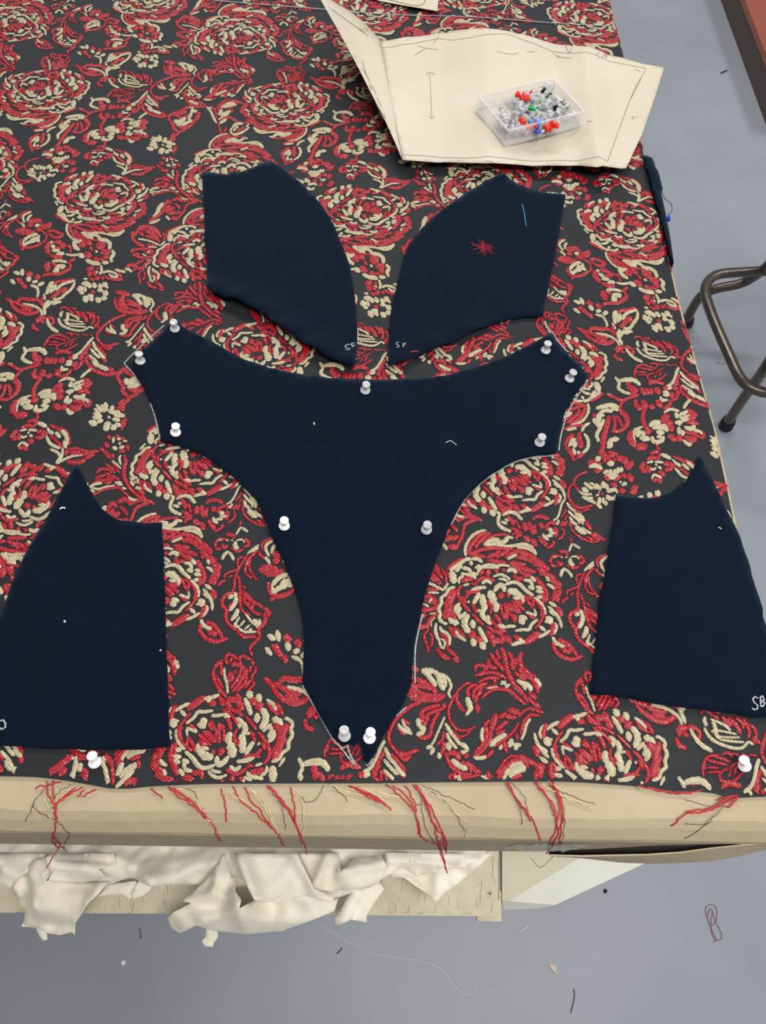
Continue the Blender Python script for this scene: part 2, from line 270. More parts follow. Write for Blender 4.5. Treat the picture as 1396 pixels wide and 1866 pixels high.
STROKES = """
@A 780 950 280 rose
g22 340,320 335,260 360,190 410,130 470,100 520,90
r35 530,105 470,130 420,180 380,240 365,290
r30 560,110 500,160 450,210 430,250
g30 510,220 570,180 640,170
g36 600,190 660,200 700,185 720,150
g18 720,145 770,160
g22 530,225 600,215 660,235
g24 620,225 720,235 800,225 870,215 930,240 970,290 975,310
g18 810,245 880,250 940,275 975,305
r20 500,200 560,150 640,130 730,130
r30 350,300 420,290 500,260 590,250 680,250 760,260
r30 380,310 450,320 520,330
r34 540,330 600,310 650,280
r34 620,330 680,300 730,270
r30 700,330 770,290 820,280
r34 780,270 860,290 930,320 980,360
r36 800,330 880,340 950,380
g22 720,350 760,330 800,310
r30 850,310 900,330
r40 960,400 1020,400 1070,430 1090,450
r34 940,350 1000,370 1050,400
r30 540,360 620,370 700,385
r30 740,380 810,390 880,400
r30 760,410 840,430 920,450 970,470
r34 990,440 1060,460
r30 800,440 860,480 930,490
r34 780,490 800,530 860,520
r24 870,500 930,500
r34 1010,480 1080,490 1150,520
r38 1090,530 1160,560 1200,580
g22 1070,515 1100,550
g24 1080,580 1120,600 1140,620
r36 1130,600 1180,600 1200,590
r50 1150,640 1160,690 1180,730
r36 1120,700 1160,720
r36 1190,620 1190,680
r26 170,440 230,390 310,345
g30 200,450 260,410 330,360 380,345
g54 215,470 225,520 235,560
g30 250,460 280,430 300,400
g24 390,350 450,350 490,380
g24 380,370 395,400
g26 310,430 360,440 390,470
g30 430,430 470,420 450,470
g18 490,410 560,400 620,410 680,405 740,415
g18 480,430 550,425 640,430
g22 300,480 350,490 400,500 430,530
g22 430,520 400,480 450,490
g22 280,570 280,530 320,500
r40 310,550 350,530 400,530
g18 320,590 370,575
r24 390,570 440,580
r34 470,490 500,450
r40 540,500 550,450
r40 620,465 615,440
r34 690,460 680,440
g30 720,460 760,445 800,470
g18 590,510 650,490 710,510 740,540
g18 640,530 690,535 720,550
r26 440,560 490,520 550,530 600,545
g28 490,570 530,545 570,570
g14 380,640 430,610 520,600
g14 400,640 460,620 525,610
r24 340,640 400,650 470,640
r28 300,590 270,640 280,700 320,760 350,800 380,820
r26 340,700 370,660 420,650
r24 310,690 340,750
g20 370,730 360,745
g34 460,660 430,720 410,750
r26 400,750 420,800 450,830
g18 440,820 480,815
g26 240,605 190,620 160,670 120,700 120,750 95,800 110,850 100,890 140,930 170,935
r60 230,630 210,700 160,780
r60 200,750 180,820 150,880
r50 180,820 220,860 240,900
r40 200,660 180,720
g40 190,890 230,920 270,930
g34 240,810 280,755
g34 240,800 265,830 290,790
g26 280,890 340,835
g24 270,830 285,880
g20 140,630 180,570
g50 490,680 500,750 520,800
g40 510,800 490,850 520,900
g26 520,900 570,940
g24 540,860 550,900
g60 560,650 580,700 600,740
g44 600,740 620,780 610,820
g36 600,640 640,590 680,600 690,640
g30 680,590 650,600
r16 610,640 645,590
r50 665,660 660,700
r34 725,660 730,690
g26 700,580 770,560 830,580 880,630 950,680
g50 730,640 790,650 840,690
g30 820,660 855,700 860,740
g24 770,700 830,710
r22 540,720 575,790 560,850
r24 520,740 540,780
r24 660,760 665,820 680,870
r46 690,850 700,880
r30 690,750 710,820 715,900
r20 720,800 750,860 790,920
r44 720,760 780,800 830,830
r30 760,730 820,770 870,810
r30 790,740 850,750
r26 820,720 860,760
r44 760,860 800,900
g56 840,890 860,930
g34 830,870 890,890
g24 890,830 930,850 980,860
g14 960,800 980,850
r24 870,680 910,740 940,790
r22 900,690 950,720 950,790
r24 960,710 1000,760 1030,820 1020,870
r24 1000,750 1050,830 1010,930 970,980
r24 900,850 970,890
g24 960,700 1010,740 1050,800 1060,850
g34 640,950 690,970
g24 690,970 740,960 790,960
r30 610,850 640,910 660,940
g24 790,1000 860,990 910,990 940,940 990,900
r24 560,880 600,940 650,980 710,1010
r24 400,850 450,900 500,950
r26 530,960 600,1000 680,1020
r50 540,1010 580,1070 600,1130
r44 590,1090 640,1090 680,1100
r30 640,1030 700,1070 760,1120
r40 700,1050 750,1100
g30 760,1130 820,1110 880,1100
g26 820,1070 860,1100
r40 780,1050 840,1080
r60 880,1110 950,1060 1000,1020
g24 1010,960 1060,1000
g26 1000,1060 1060,1030 1100,1000
g24 1060,920 1110,900
g50 1080,880 1120,930
r44 1130,930 1130,990 1110,1040
g20 1150,930 1165,970 1140,1030
g24 1090,780 1140,830 1190,900 1210,970
g24 1100,740 1160,780
r44 1170,790 1210,860
g22 1100,820 1160,860
g26 930,510 970,550
r40 980,520 1030,590 1070,660 1070,730
r36 1010,570 1050,640
g24 870,540 920,550 950,600
g26 910,600 960,620
g24 980,600 1040,620
g26 980,640 1040,650
g26 990,690 1040,700
r34 1030,660 1050,740
g50 360,860 330,920 340,970 370,1010
g40 400,910 410,970
r60 390,1010 410,1060
g44 400,1080 420,1130
g34 460,970 490,1030 530,1100
r50 440,1060 480,1100
g44 480,1110 510,1160
r26 190,960 220,1020 260,1060
r26 220,970 290,1010 330,1060
g22 250,1000 280,1050 340,1090
@A 780 950 280
g26 1130,1060 1160,1110 1240,1150
r34 1130,1110 1150,1180 1210,1230 1300,1260 1370,1240 1396,1230
r34 1180,1080 1250,1110 1300,1160 1350,1220
r40 1210,1160 1290,1200
@E 740 1000 200
g16 300,835 380,825
r34 140,960 160,900 230,870
r40 120,1060 180,1000 210,980
r40 390,840 320,880 280,950 280,1020
g12 370,880 320,930 320,1000
r34 290,1040 230,1100 240,1180 280,1280 270,1330
r34 310,1080 330,1160 320,1250
g36 380,960 370,1040 390,1120 420,1180
g30 420,1180 440,1250 480,1280
g24 440,1150 490,1190 480,1270
g36 430,1000 450,1050 510,1080 550,1140 545,1230
r36 430,1090 490,1130 530,1200 520,1280
@F 740 1180 250
r40 310,20 370,90 440,120
r36 420,30 480,70 530,150
r30 480,120 510,150
g60 170,240 220,250 270,240
g44 200,260 250,320 300,390
g50 290,250 330,300 350,370 380,430
g40 340,280 380,330 400,400
g24 330,270 390,290 430,330 455,400 430,470 455,515
r30 90,330 190,350
r36 90,390 200,410 280,430
r34 80,430 160,470 240,490 310,490
r30 30,500 120,530 180,540
r44 210,530 290,540 350,520 390,490
r36 390,570 380,620 300,650 230,680 200,720
r40 140,690 180,640 260,610 340,590
r44 170,680 160,740 200,790
g44 125,730 130,790 170,830
g44 180,810 160,870 110,890
r36 330,670 290,730 270,780 250,840 260,890
r40 240,850 230,910 130,925
r40 220,700 200,770
r26 655,365 600,380 540,430 490,500 440,600 430,680 450,760 510,830 580,850 640,840 700,810
r22 650,850 600,900 530,910
r34 520,470 510,540 550,610 590,650
g20 390,710 360,780 320,870 280,960 250,1000
g36 210,1025 260,1010
g34 280,1030 250,1090
r30 380,860 370,930 330,980 320,1000
r40 375,960 380,1020 350,1090
g34 330,1080 340,1130
g34 400,780 440,850 510,940 540,990
g30 410,880 450,960 510,1030
g44 420,980 440,1040
g40 540,980 600,1010 620,1060
g34 560,1060 600,1080
r26 470,850 520,900 550,940
r44 590,1080 620,1120
r36 400,1080 430,1170 490,1240 580,1290 660,1290
r50 430,1080 500,1080 540,1140
g50 470,1150 530,1200 610,1240
r50 560,1180 640,1200 660,1260
r40 660,1190 700,1250 750,1270
r34 540,1330 640,1320 740,1300
r30 710,240 700,200 750,185 830,205 780,240
r30 700,290 780,270 870,260 950,280 1010,320
r36 740,290 800,250
r30 740,355 810,325 900,310 940,330
r30 900,320 900,370
r36 640,500 620,450 660,400 710,380
r36 680,520 690,450 740,400 820,370
r34 730,470 770,400
g50 620,520 640,580 660,640
g30 660,600 640,650 610,690
r34 700,570 720,500 770,450
r44 720,590 730,660
r34 770,520 820,470 900,430 990,430 1060,450 1110,500 1170,550 1220,580
g14 820,420 930,405
r20 800,410 920,390
g24 960,380 1010,350
g26 970,350 1020,390 1010,410 1050,380
r36 860,70 900,140 960,200 980,240
r36 830,130 850,190 920,220
r34 870,110 930,150
r30 920,30 930,90 960,120
r44 970,10 1000,100 1020,220 1060,320 1110,400 1180,460
r34 1130,420 1220,520 1300,570 1360,620
r36 1040,60 1080,140 1070,190 1100,230
r24 1110,110 1110,200
r44 1170,60 1150,140 1180,220
r34 1180,210 1250,270 1310,300
r36 1100,260 1150,290 1210,330
r34 1140,230 1220,290 1300,340
g34 1130,340 1190,380 1210,430
g40 1190,360 1250,400 1270,440
r44 1280,340 1320,400 1340,460
r44 1250,470 1320,520
g36 1310,320 1340,360 1360,400
g30 780,820 765,900 780,960
r40 840,750 800,800 820,870 800,950 760,1010 700,1070
r60 910,690 890,760 870,840
r44 860,850 850,930 800,1020 740,1080 690,1100
r36 880,1050 840,1100 810,1120
g36 690,1120 750,1130 810,1115
r40 950,720 1010,670
r44 1000,690 1060,710 1110,720
r50 1040,640 1100,650 1140,680
r30 1140,710 1200,650 1260,625 1320,640 1390,670
r40 920,840 980,790 1030,760
r34 910,880 1000,850
g56 860,1000 900,950
g50 900,950 960,920 1010,890
r30 900,1010 980,950 1060,890 1110,830 1140,770
r40 990,950 1000,1010 1020,1070
g30 970,1000 950,1040
r30 1160,880 1180,800 1210,730 1270,690 1350,700
g26 1260,730 1220,790 1200,870 1170,940
g44 1070,940 1050,1010
g36 1100,980 1120,1040
g36 1110,990 1160,1000
r30 1120,880 1130,940
r26 910,1290 950,1230 1000,1160 1060,1110 1130,1115
r44 1140,1110 1200,1130 1190,1180
r30 1200,1140 1280,1170
r30 1240,1180 1220,1220
g44 1170,1180 1110,1190 1050,1220
g44 1100,1240 1180,1220
g40 1040,1240 1010,1290 990,1340
r30 1000,1270 960,1330
r44 1080,1330 1170,1300
r40 830,1270 850,1340 910,1350
r36 450,1290 430,1340 400,1355
g34 490,1320 510,1320
g24 760,1310 830,1340
@K 180 60 200
r36 840,375 900,385 980,400
r60 920,420 900,470 950,510
r30 830,430 850,500 910,540 1000,555 1100,550 1170,540
r30 960,450 1040,480 1110,520
r34 1170,950 1100,980 1020,1020 930,1050 890,1090 920,1150 960,1200 940,1240
r34 950,1060 1050,1040 1120,1020
r34 940,1190 950,1230 1010,1270
r24 960,1060 1060,1090 1140,1060
g34 1195,960 1190,1010 1170,1060 1150,1110 1180,1140
g40 1240,1000 1220,1020
g50 970,1130 1020,1150 1100,1100
g30 1000,1190 1080,1180 1140,1150 1190,1130
g24 1080,1140 1100,1170
r50 1250,1030 1270,1060 1220,1120
r40 1230,1110 1180,1180 1110,1220 1020,1210
r22 1100,1250 1040,1270 990,1290
r44 960,1300 930,1340 970,1350
@G 200 340 200
r40 290,590 300,680 360,740 440,770
r40 290,640 340,600 380,540 450,520 520,530 590,560 640,600
r40 380,600 430,630
r40 450,560 540,620 620,680
r36 500,560 600,600 660,660
r30 430,540 400,570
r36 460,640 560,670 640,710
g16 490,530 570,570
g18 370,680 440,690 540,715 650,765
g12 490,780 600,785
r20 470,750 600,760
r22 670,600 700,650 690,710
r18 710,610 740,660 730,690
r30 280,850 300,820 400,810 500,810 570,850
r30 290,880 380,910 480,915 580,890
r26 300,860 380,870
g16 480,860 520,830
g14 420,870 470,890
r20 440,840 560,870
r24 350,1000 380,970 430,955
r46 220,1030 280,1010 350,1040
r30 320,1060 390,1050 430,1030
g30 75,1070 140,1090 200,1100
g30 200,1060 250,1070 280,1100
r26 1170,210 1090,180 1000,180 930,210
r26 1120,200 1040,220 980,250 950,320 900,380 850,440
r36 930,210 870,170 800,190
r36 790,230 740,200 710,240
r60 750,260 720,330
r40 700,230 690,310 640,360 560,420 500,460
r40 720,320 820,280
r40 740,360 840,340
r40 780,420 870,420
r30 830,230 900,290
r30 830,360 900,330
g44 680,230 630,290 610,350 560,410
g24 510,480 580,460 640,430
g26 720,390 760,435
@H 380 1080 220
r44 60,900 60,980 90,1060 130,1130 200,1200
r34 90,960 130,1040 170,1110
r40 70,880 110,830 160,790
r34 150,800 150,870 150,960
g26 185,880 190,970 215,1060 225,1170
r34 240,700 200,770 220,830
r34 240,720 290,740 330,770
r26 270,760 250,820
r44 270,850 320,830 340,860
r56 250,930 270,970 260,1020
r40 300,920 330,920
r34 230,970 240,1060
r34 260,1110 320,1030 360,960 380,890 370,820 360,760 400,740 450,760 500,790 520,850
r40 400,850 420,930 390,1000 340,1080 280,1150
r34 450,880 440,960 430,1040 370,1110 330,1150
r30 490,850 480,920
r30 540,860 550,900 520,950 500,1000 530,1060 500,1100 450,1150
r26 490,1010 450,1080 420,1110
r40 270,10 200,40 160,100 170,170 210,210 200,280 220,350 280,410 320,430
r36 320,440 370,490 430,520 520,510 550,530
r30 340,20 360,100 380,190 420,240 480,260
r34 370,10 430,50 490,100 550,130 620,170
r30 400,60 430,110 480,140
r30 380,100 440,140 500,210 560,250 610,260
r50 640,190 690,230 690,280
r44 640,250 660,310 640,370 590,410 580,460 600,520
r30 600,520 550,570 500,620 480,670 510,735
r34 520,140 500,200
g44 310,10 320,80 300,140 250,210
g40 240,70 280,40
r24 230,170 290,120
g44 340,200 320,260 270,320
g30 330,340 310,390 360,400
g20 320,360 360,290
g20 370,390 420,330
g26 350,420 420,460 480,460 550,460
g18 420,430 480,380
g18 470,450 500,420
g24 430,250 480,320 520,370
g70 530,330 560,370
g34 590,320 590,370 560,410
@J 380 900 200
r34 370,1000 340,1080 330,1180 310,1260
r30 380,1060 400,1150 400,1250 410,1370
r24 440,1180 470,1220
r30 410,1230 490,1290 560,1350
r26 450,810 390,830 370,900 380,960 290,1000 220,1030 210,1080
r22 500,780 440,870 400,940 370,1000
r30 120,1180 170,1130 220,1110
r18 250,1080 310,1040
g24 500,770 560,720 640,660
g18 560,750 640,690
r34 620,730 560,790 520,830 480,890 480,960
r26 540,840 520,920 540,1000 590,1080 630,1105
r30 470,940 470,1010 520,1060 550,1070
g16 520,830 480,930
r34 640,740 670,800 720,830
g34 720,820 760,860 780,900
r30 690,720 680,650 740,600 830,575
g34 840,590 760,640 730,680 740,740 770,800
g36 860,650 820,700 805,765
r44 230,530 300,530 330,570
r34 150,570 90,640 110,710 160,700
r44 180,650 200,690 240,670
r30 150,580 250,590
g16 130,600 200,590 260,605
g24 295,600 310,600
g44 350,620 340,680 380,690
g18 360,600 430,590 460,630
r40 440,580 500,610 510,660 450,680
r34 300,700 370,740 440,710
g34 250,740 200,790 180,840
g36 260,750 300,800 320,850
r24 420,350 400,410
g24 415,430 380,480 355,525
g30 430,440 500,490
@L 0 400 240
r44 310,40 380,20 440,30
r44 460,70 510,80 540,50
r36 300,80 350,60
r36 440,60 480,110
g26 380,80 420,70
r40 390,110 450,120
r40 170,140 240,120 330,140
r30 200,160 300,160 370,140
r18 400,110 470,150 500,180 480,240 440,260
r26 510,140 570,130 640,160 680,165
r26 520,160 570,200 640,195 670,170
g24 400,165 320,190 250,240
g26 250,290 300,260 380,240
g24 420,180 400,220
g40 420,240 370,220 330,250
g24 250,250 260,290
r24 230,220 215,260 240,300 300,310 390,290 440,260
r20 220,335 270,310
r50 530,260 500,300 520,370
r40 540,390 600,410 660,400
g26 545,245 560,260
g36 550,290 590,310
g30 560,340 630,340
g34 610,380 680,370
r60 650,270 680,300
r34 580,250 650,250
r24 700,290 750,310 750,360
r30 590,300 640,330
g20 700,380 760,390 830,385
g40 870,235 800,250 800,300 840,330
g40 840,380 890,410
g26 920,210 990,215
g36 1050,230 1120,230 1170,270 1160,320
g30 1190,340 1210,380 1180,420 1190,460
g30 1090,470 1150,470
g36 920,440 980,470 1060,480
r60 850,280 900,270
r50 920,250 970,270
r60 1040,270 1110,280
r50 1030,300 1100,310
r60 910,370 960,400
r60 1130,380 1120,420
r50 1080,360 1160,350
r44 1000,420 1040,440
r30 960,300 980,340
g34 1020,350 1035,350
r26 1050,430 1100,440
r44 930,540 990,520
r34 1030,530 1045,535
r50 940,600 960,570
r44 1020,640 1050,620
r40 1080,630 1100,630
g24 1075,500 1080,560 1060,590
g26 1025,570 1035,570
g16 890,640 930,640
r40 1000,560 1010,600
r34 960,640 1000,650
g20 1090,575 1150,560 1220,580 1250,610
g24 1160,590 1200,620 1250,620
r26 1110,610 1170,640 1240,650 1300,645
r24 1260,580 1290,640
g50 830,750 880,740
g44 880,690 940,700 960,730
g30 900,730 910,770
g50 1100,690 1130,710
g40 1060,700 1070,740
g44 1000,690 1010,730
g50 1100,780 1140,800
g40 1080,850 1130,840
g50 1030,850 1060,880
g50 900,830 920,880
g40 960,830 980,870
g36 850,780 890,790
r40 975,770 1000,790
g30 1040,760 1090,760
r20 820,740 845,740
g30 930,820 990,820
g34 1135,725 1145,735
r40 480,520 520,470
r50 520,480 500,550
r30 470,600 540,590 620,590 690,560 740,530 750,490 720,460
g24 560,455 640,450 710,465
g50 580,560 620,540
g40 640,520 690,500
r24 740,460 800,425
r24 450,610 500,590
r30 550,470 600,500
g24 600,520 640,490
g30 155,570 210,590
g36 240,540 240,600
g30 120,650 160,690
r44 180,640 230,660
r50 290,590 340,590
r50 380,620 420,620
r50 250,710 280,730
g44 310,620 310,660
g26 350,680 400,665
g24 330,710 390,730 410,780 400,830
g28 410,710 470,680
r34 200,680 250,690
r36 70,850 120,880 140,930 200,980 280,1010 360,1000 410,980
r34 190,880 230,850 320,860 400,860 450,900
r34 150,880 190,900 280,940 350,950
r30 440,870 460,930
g22 250,905 340,920 410,950 440,980 450,1030
r30 230,960 330,980
r34 420,870 450,920
g34 580,680 540,700 510,770 500,800
g24 570,700 540,790
g24 600,700 570,770
r26 560,700 620,670 700,660 790,640
g24 600,760 650,710 720,680 800,660
r34 540,840 600,800 650,760 710,740
r24 700,760 640,790
g24 800,680 760,750 700,800 640,850 570,855
r26 780,690 790,740
g20 480,860 470,800
r26 450,860 470,820
g30 520,870 480,930 480,1020
g26 500,940 550,890 650,885
g20 560,910 620,890
r40 480,1050 420,1060 390,1100
r34 360,1120 360,1160 410,1180
r30 500,1045 560,1060 570,1100 540,1120
r30 430,1090 470,1100
g30 505,1065 520,1120 560,1170 620,1200
@M 960 820 180
g26 540,700 490,770 460,880 430,960 370,1010
g34 400,1040 440,1060
g24 430,1000 450,1040
r26 550,840 520,910 480,970
r26 570,930 530,1000
r50 470,1080 520,1040 540,1080
r30 560,1020 520,1080
r30 490,1110 520,1170 500,1230 440,1280
r26 600,960 610,1060 640,1150 710,1220 820,1280 920,1310 1020,1300
r18 600,1000 600,1090
g30 560,760 610,830 680,880
g44 690,910 760,950 800,1020
g30 670,900 740,990 790,1060
g30 580,870 630,930 710,1000 740,1050
g34 600,960 640,1030 700,1070
g60 690,1100 750,1150 820,1190
g36 770,1110 830,1160 900,1190
r50 830,1060 880,1100 900,1130
r26 810,990 860,1050
r26 640,840 710,870 770,910
r60 900,1200 970,1240 1020,1280
r34 840,1240 940,1290
r34 950,1180 1030,1240 1100,1290
r34 640,490 590,560 580,650 610,740 670,800 750,830 830,820 920,795
r28 780,880 830,860 880,850
r32 850,320 760,350 690,400 660,460 680,530 730,580
g44 810,480 860,520 920,560
g26 880,480 930,500 960,570
g56 780,560 850,600
g30 740,600 800,640 910,640
g40 780,680 860,700 920,690
g36 850,720 920,740 960,770
g50 970,500 1000,560
g60 1070,470 1080,540
g40 1120,500 1130,570
g34 1020,520 1030,580
g50 1130,600 1200,580 1250,570
g30 1240,560 1270,620
g44 1120,660 1180,700 1230,700
g30 1110,690 1170,720
g36 1240,660 1230,720
g50 1020,690 1010,760 990,800
g40 1000,800 1050,830
g50 1100,740 1110,790
g36 1070,690 1070,760
g24 970,660 1010,640
r34 1050,620 1060,650
g24 1010,605 1020,612
@N 0 640 240
r50 860,340 900,380 950,360
g20 780,370 830,330
g26 780,390 850,390
g26 780,420 870,400
r40 830,440 900,430 950,450
g40 790,490 860,500 900,470
g30 870,520 930,530 940,560
r30 950,520 960,570 920,600
r34 780,540 860,550 930,600
r50 750,590 810,610 860,590
r36 760,640 850,620
g36 720,620 740,660 780,660
r30 530,790 600,820 640,850
g24 510,820 530,870
r30 490,860 490,900
g30 500,910 530,980 590,1020 640,1035
g34 520,860 570,880
r30 540,900 600,960 670,1030
g36 600,870 640,920
g44 660,850 710,910 720,990
g36 690,960 700,1030
r22 640,820 700,850 740,920 740,1000
g26 540,1050 610,1080 640,1120 650,1180
g24 670,1040 660,1120 600,1190
g20 610,1200 700,1150 780,1120 880,1110
r34 700,1110 720,1050
r26 720,1050 800,1040 880,1060 940,1070
r30 740,1080 850,1080
r34 760,1110 880,1100 960,1080 1040,1065
r44 720,1180 820,1190 900,1160
r34 900,1150 1000,1100
g60 960,760 1020,780
g34 1030,580 1080,650
g34 1010,620 1060,680
g40 1120,560 1130,640
g34 1080,580 1110,650
g36 1200,590 1180,650
g34 1000,670 1080,700
g34 990,710 1070,720
g36 1160,640 1200,660 1240,650
g40 1220,690 1320,690
g34 1200,730 1270,740
g30 1240,640 1280,680
g36 1040,760 1090,740
g60 1120,800 1140,840
g44 1120,780 1170,780
g50 1190,830 1230,800
g34 1230,780 1280,800
g24 1150,700 1170,720
r50 1310,740 1310,800
r30 1290,840 1340,720
r44 1250,610 1310,600
r40 1300,640 1310,600
r26 1310,580 1390,500
r40 910,110 960,180 1060,240 1160,255 1230,235
r44 1160,190 1200,220
@P 1010 640 260
r26 90,775 150,750 230,735 290,735
g24 120,780 210,765
g24 340,715 290,745 265,795
r40 240,810 240,870 270,930
r30 230,930 270,950
g26 290,820 325,880 320,960 270,1010
r40 120,880 180,830
r30 100,920 130,860
g34 150,900 200,870
g50 180,890 200,940
g24 140,940 160,900
r36 110,940 150,1000 180,1050
g24 180,960 200,1020
g30 230,990 240,1020
r40 220,1050 280,1010
r30 170,1060 200,1075
g34 410,570 480,550 560,540 620,560
g30 440,610 500,590 560,600
g30 420,630 480,640
g26 550,570 620,585
g44 380,680 420,720 440,750
r44 375,640 390,640
g30 480,680 440,770 410,830 430,890
g40 420,640 440,690
r44 530,650 510,740 480,850 465,970 440,1010
r26 570,640 590,720 570,790
r26 600,640 640,700 660,750
r30 560,790 640,790 700,750
r44 640,600 690,640 710,700 690,760
r26 640,620 640,550 670,500 720,470 800,450
r24 720,480 640,490 570,460 510,440
g16 510,435 560,445
g24 590,270 630,320 620,370 670,410 740,430
g34 640,300 720,290 780,300 830,340
r44 710,320 740,370 790,420
r26 760,360 810,400
r26 740,430 820,440
r50 850,380 880,430
r36 900,380 910,430
r40 790,490 800,550 860,575
r50 860,500 890,560
r40 920,550 970,560
r34 920,330 980,310 1060,330
r34 940,380 950,430
r50 990,380 1020,420
r34 1060,370 1110,370
r50 1140,420 1150,460
r30 1170,350 1210,320
r26 1210,400 1190,470 1150,490
r30 1220,240 1190,290 1170,330
g30 1060,410 1110,420
g24 1060,440 1120,440
g24 1030,460 1050,490 1100,490
r50 1000,500 1040,550
r30 1060,570 1120,540 1130,490
r34 880,580 860,650 870,720 900,770
g50 820,780 810,840
g16 860,750 780,780 770,840 790,910
r60 750,800 740,870 780,930
r56 800,950 850,940 880,930
r44 860,970 890,930
r50 880,800 940,790
g44 840,860 920,870
g34 850,800 870,830
g40 930,740 970,710 1030,710
g40 960,760 1030,750 1080,770
g40 1000,800 1060,810
g36 950,850 970,900 1040,890 1060,850
g30 1000,850 1040,840
g36 1060,730 1100,790
g26 1330,480 1290,520 1260,570
g24 1070,610 1130,580 1210,600
r50 1050,660 1110,650
r60 1080,700 1140,720
r40 1030,700 1060,680
r60 1120,740 1150,780
r50 1120,840 1180,880
r50 1200,850 1240,880
g34 1180,620 1200,660
g34 1180,710 1240,710
g24 1210,690 1220,740
g34 1210,760 1215,820
g36 1250,790 1250,830
r50 1290,590 1340,620 1380,640
g30 1240,630 1300,600
g26 1260,660 1320,640
r20 960,900 1000,940 1020,990
r26 1020,990 970,1000 930,1010
r26 1025,1010 1010,1070
g30 1040,1020 1090,1040 1130,1060
r34 900,1070 950,1050 1000,1060
r44 870,1100 850,1150 890,1190
r34 900,1130 930,1190
g18 900,1100 960,1090
g18 930,1150 960,1170 990,1150
g26 985,1120 995,1120
g18 980,1090 1060,1100
g20 1010,1140 1040,1160
r44 1070,1110 1130,1120 1130,1160 1080,1170
r40 1020,1190 1070,1220
g20 950,1260 970,1220 1040,1250
r30 960,1280 1000,1260
r40 1010,1260 1040,1290
r44 450,990 480,1040 490,1090
r34 480,1000 520,1050 550,1090
r60 540,1000 570,1030
r30 580,1060 585,1090
r26 600,1000 600,1040
g40 520,920 560,880 620,870
g40 520,950 560,920
g60 415,1055 430,1070
r56 340,1090 370,1110
r26 380,1090 450,1110
g34 340,1140 400,1130 460,1160
r34 390,1180 450,1180
r60 660,1050 700,1100
r70 730,1100 710,1150
r40 760,1090 720,1160
r40 620,1080 640,1040
g44 520,1110 570,1110
g34 480,1200 520,1180
g30 540,1230 545,1170
g30 570,1240 590,1170
g30 610,1210 620,1150
g30 650,1190 650,1150
g30 500,1220 560,1250 620,1230
r34 490,1230 530,1270
r40 590,1270 640,1230
r44 660,1220 700,1240
r50 730,1220 750,1280
r50 560,1310 600,1330
g24 635,1290 650,1290
g30 660,1320 700,1300
r50 640,1370 680,1380
r60 760,1360 800,1340
r40 800,1380 740,1390
@Q 820 820 240
g30 490,665 520,690 510,730 510,790 560,840 640,870
g30 560,700 620,670 690,680 730,720 760,745
g24 540,770 600,790
g20 580,740 620,760
r40 610,710 650,760 670,800
r24 690,750 720,810 740,850
r34 650,840 720,870
r22 650,900 760,880
r30 700,960 710,920 760,910
r50 780,790 800,860
r44 830,780 860,850 880,890
r50 790,930 830,970
r40 850,960 910,1000
r30 860,1010 920,1020
r34 880,750 900,720 970,715 1040,740
r34 900,800 890,850 910,890
r44 950,790 980,830
r30 1000,830 1060,780 1120,800
r24 1050,830 1010,850
r50 1110,840 1120,920
g34 1040,850 1080,860
g24 1050,890 1130,890
g24 1010,920 1080,920
g26 980,900 1000,940 1040,960
r34 940,930 970,990
r44 980,980 1020,1020
r30 1030,1050 1090,1010 1090,970
@S 150 760 180
r60 360,300 400,290
r50 480,270 520,300
r44 600,330 560,310
r60 330,380 370,430
r50 260,450 300,480
r60 340,540 400,580
r60 420,540 440,580
r50 300,500 360,520
g34 450,300 440,370
g34 500,320 550,320
g30 530,400 540,370
r34 515,380 525,380
g50 440,440 490,460
g40 530,450 590,430
g20 580,350 640,350
r50 620,410 640,460
r44 520,500 600,490
r40 650,420 650,480
r50 600,560 620,640 600,720 590,800 610,900 660,990 740,1080 820,1150 910,1240
g30 550,550 530,600 550,680
g24 430,630 490,680 550,740
r24 420,650 480,720 530,800
r30 340,680 400,720
r50 400,720 460,790
r40 210,800 260,750 350,750 430,780
r40 190,880 260,850 330,830
r40 160,940 250,910 340,900 430,890
r34 330,800 400,830 460,860 530,900
r40 360,850 450,900
r34 320,950 420,930
g34 110,1000 190,960 280,945
g30 130,1010 240,1030 340,1000 460,980
g30 110,1040 180,1070
g34 470,940 560,940
g26 500,960 570,970
r34 140,1120 220,1080 320,1030 420,1010 520,1010 600,1080 660,1130
g26 570,1010 620,1025
g36 660,1140 710,1180 780,1185
g30 680,880 740,900
g34 690,920 730,980
g40 790,890 800,950
g34 745,930 760,935
g36 760,1010 840,1020
r60 800,1050 870,1100
r34 850,1140 890,1150
@U 1196 1250 200
r34 560,360 570,320 640,320 700,370 790,430
r30 700,320 800,350
r44 820,390 870,450 940,520
r50 900,400 980,480 1040,560 1060,610
r44 1000,400 1080,470 1100,540
r44 1090,420 1140,500 1170,600 1160,660
r36 1180,490 1240,560 1260,640 1220,680 1270,740
g40 610,400 600,450 630,510
g36 600,540 640,620 720,700 820,750 940,790 1040,800 1100,780 1160,720 1220,750
g30 680,430 760,460 860,510 930,570
g44 710,460 740,540 750,620 800,680
g26 690,590 740,560
g26 760,570 870,590 1010,620
g26 790,650 900,660 1050,660
g30 810,690 950,710 1100,720
r36 590,1150 580,1050 620,930 700,890 780,890
r44 590,1080 600,1000
r34 640,950 760,980 890,1010
r34 720,900 820,930 930,970
r30 640,1040 780,1050
r30 640,1110 720,1100 800,1100
r36 830,870 910,860 950,920
r30 950,860 1040,890
r26 1050,960 970,1010 920,1060
r36 900,1060 830,1090 790,1150 830,1210 920,1230 1000,1190 1060,1130 1100,1080
r26 910,1160 940,1070
r26 980,1130 1010,1020
r20 1080,860 1150,900 1200,880 1280,900
@V 320 180 180
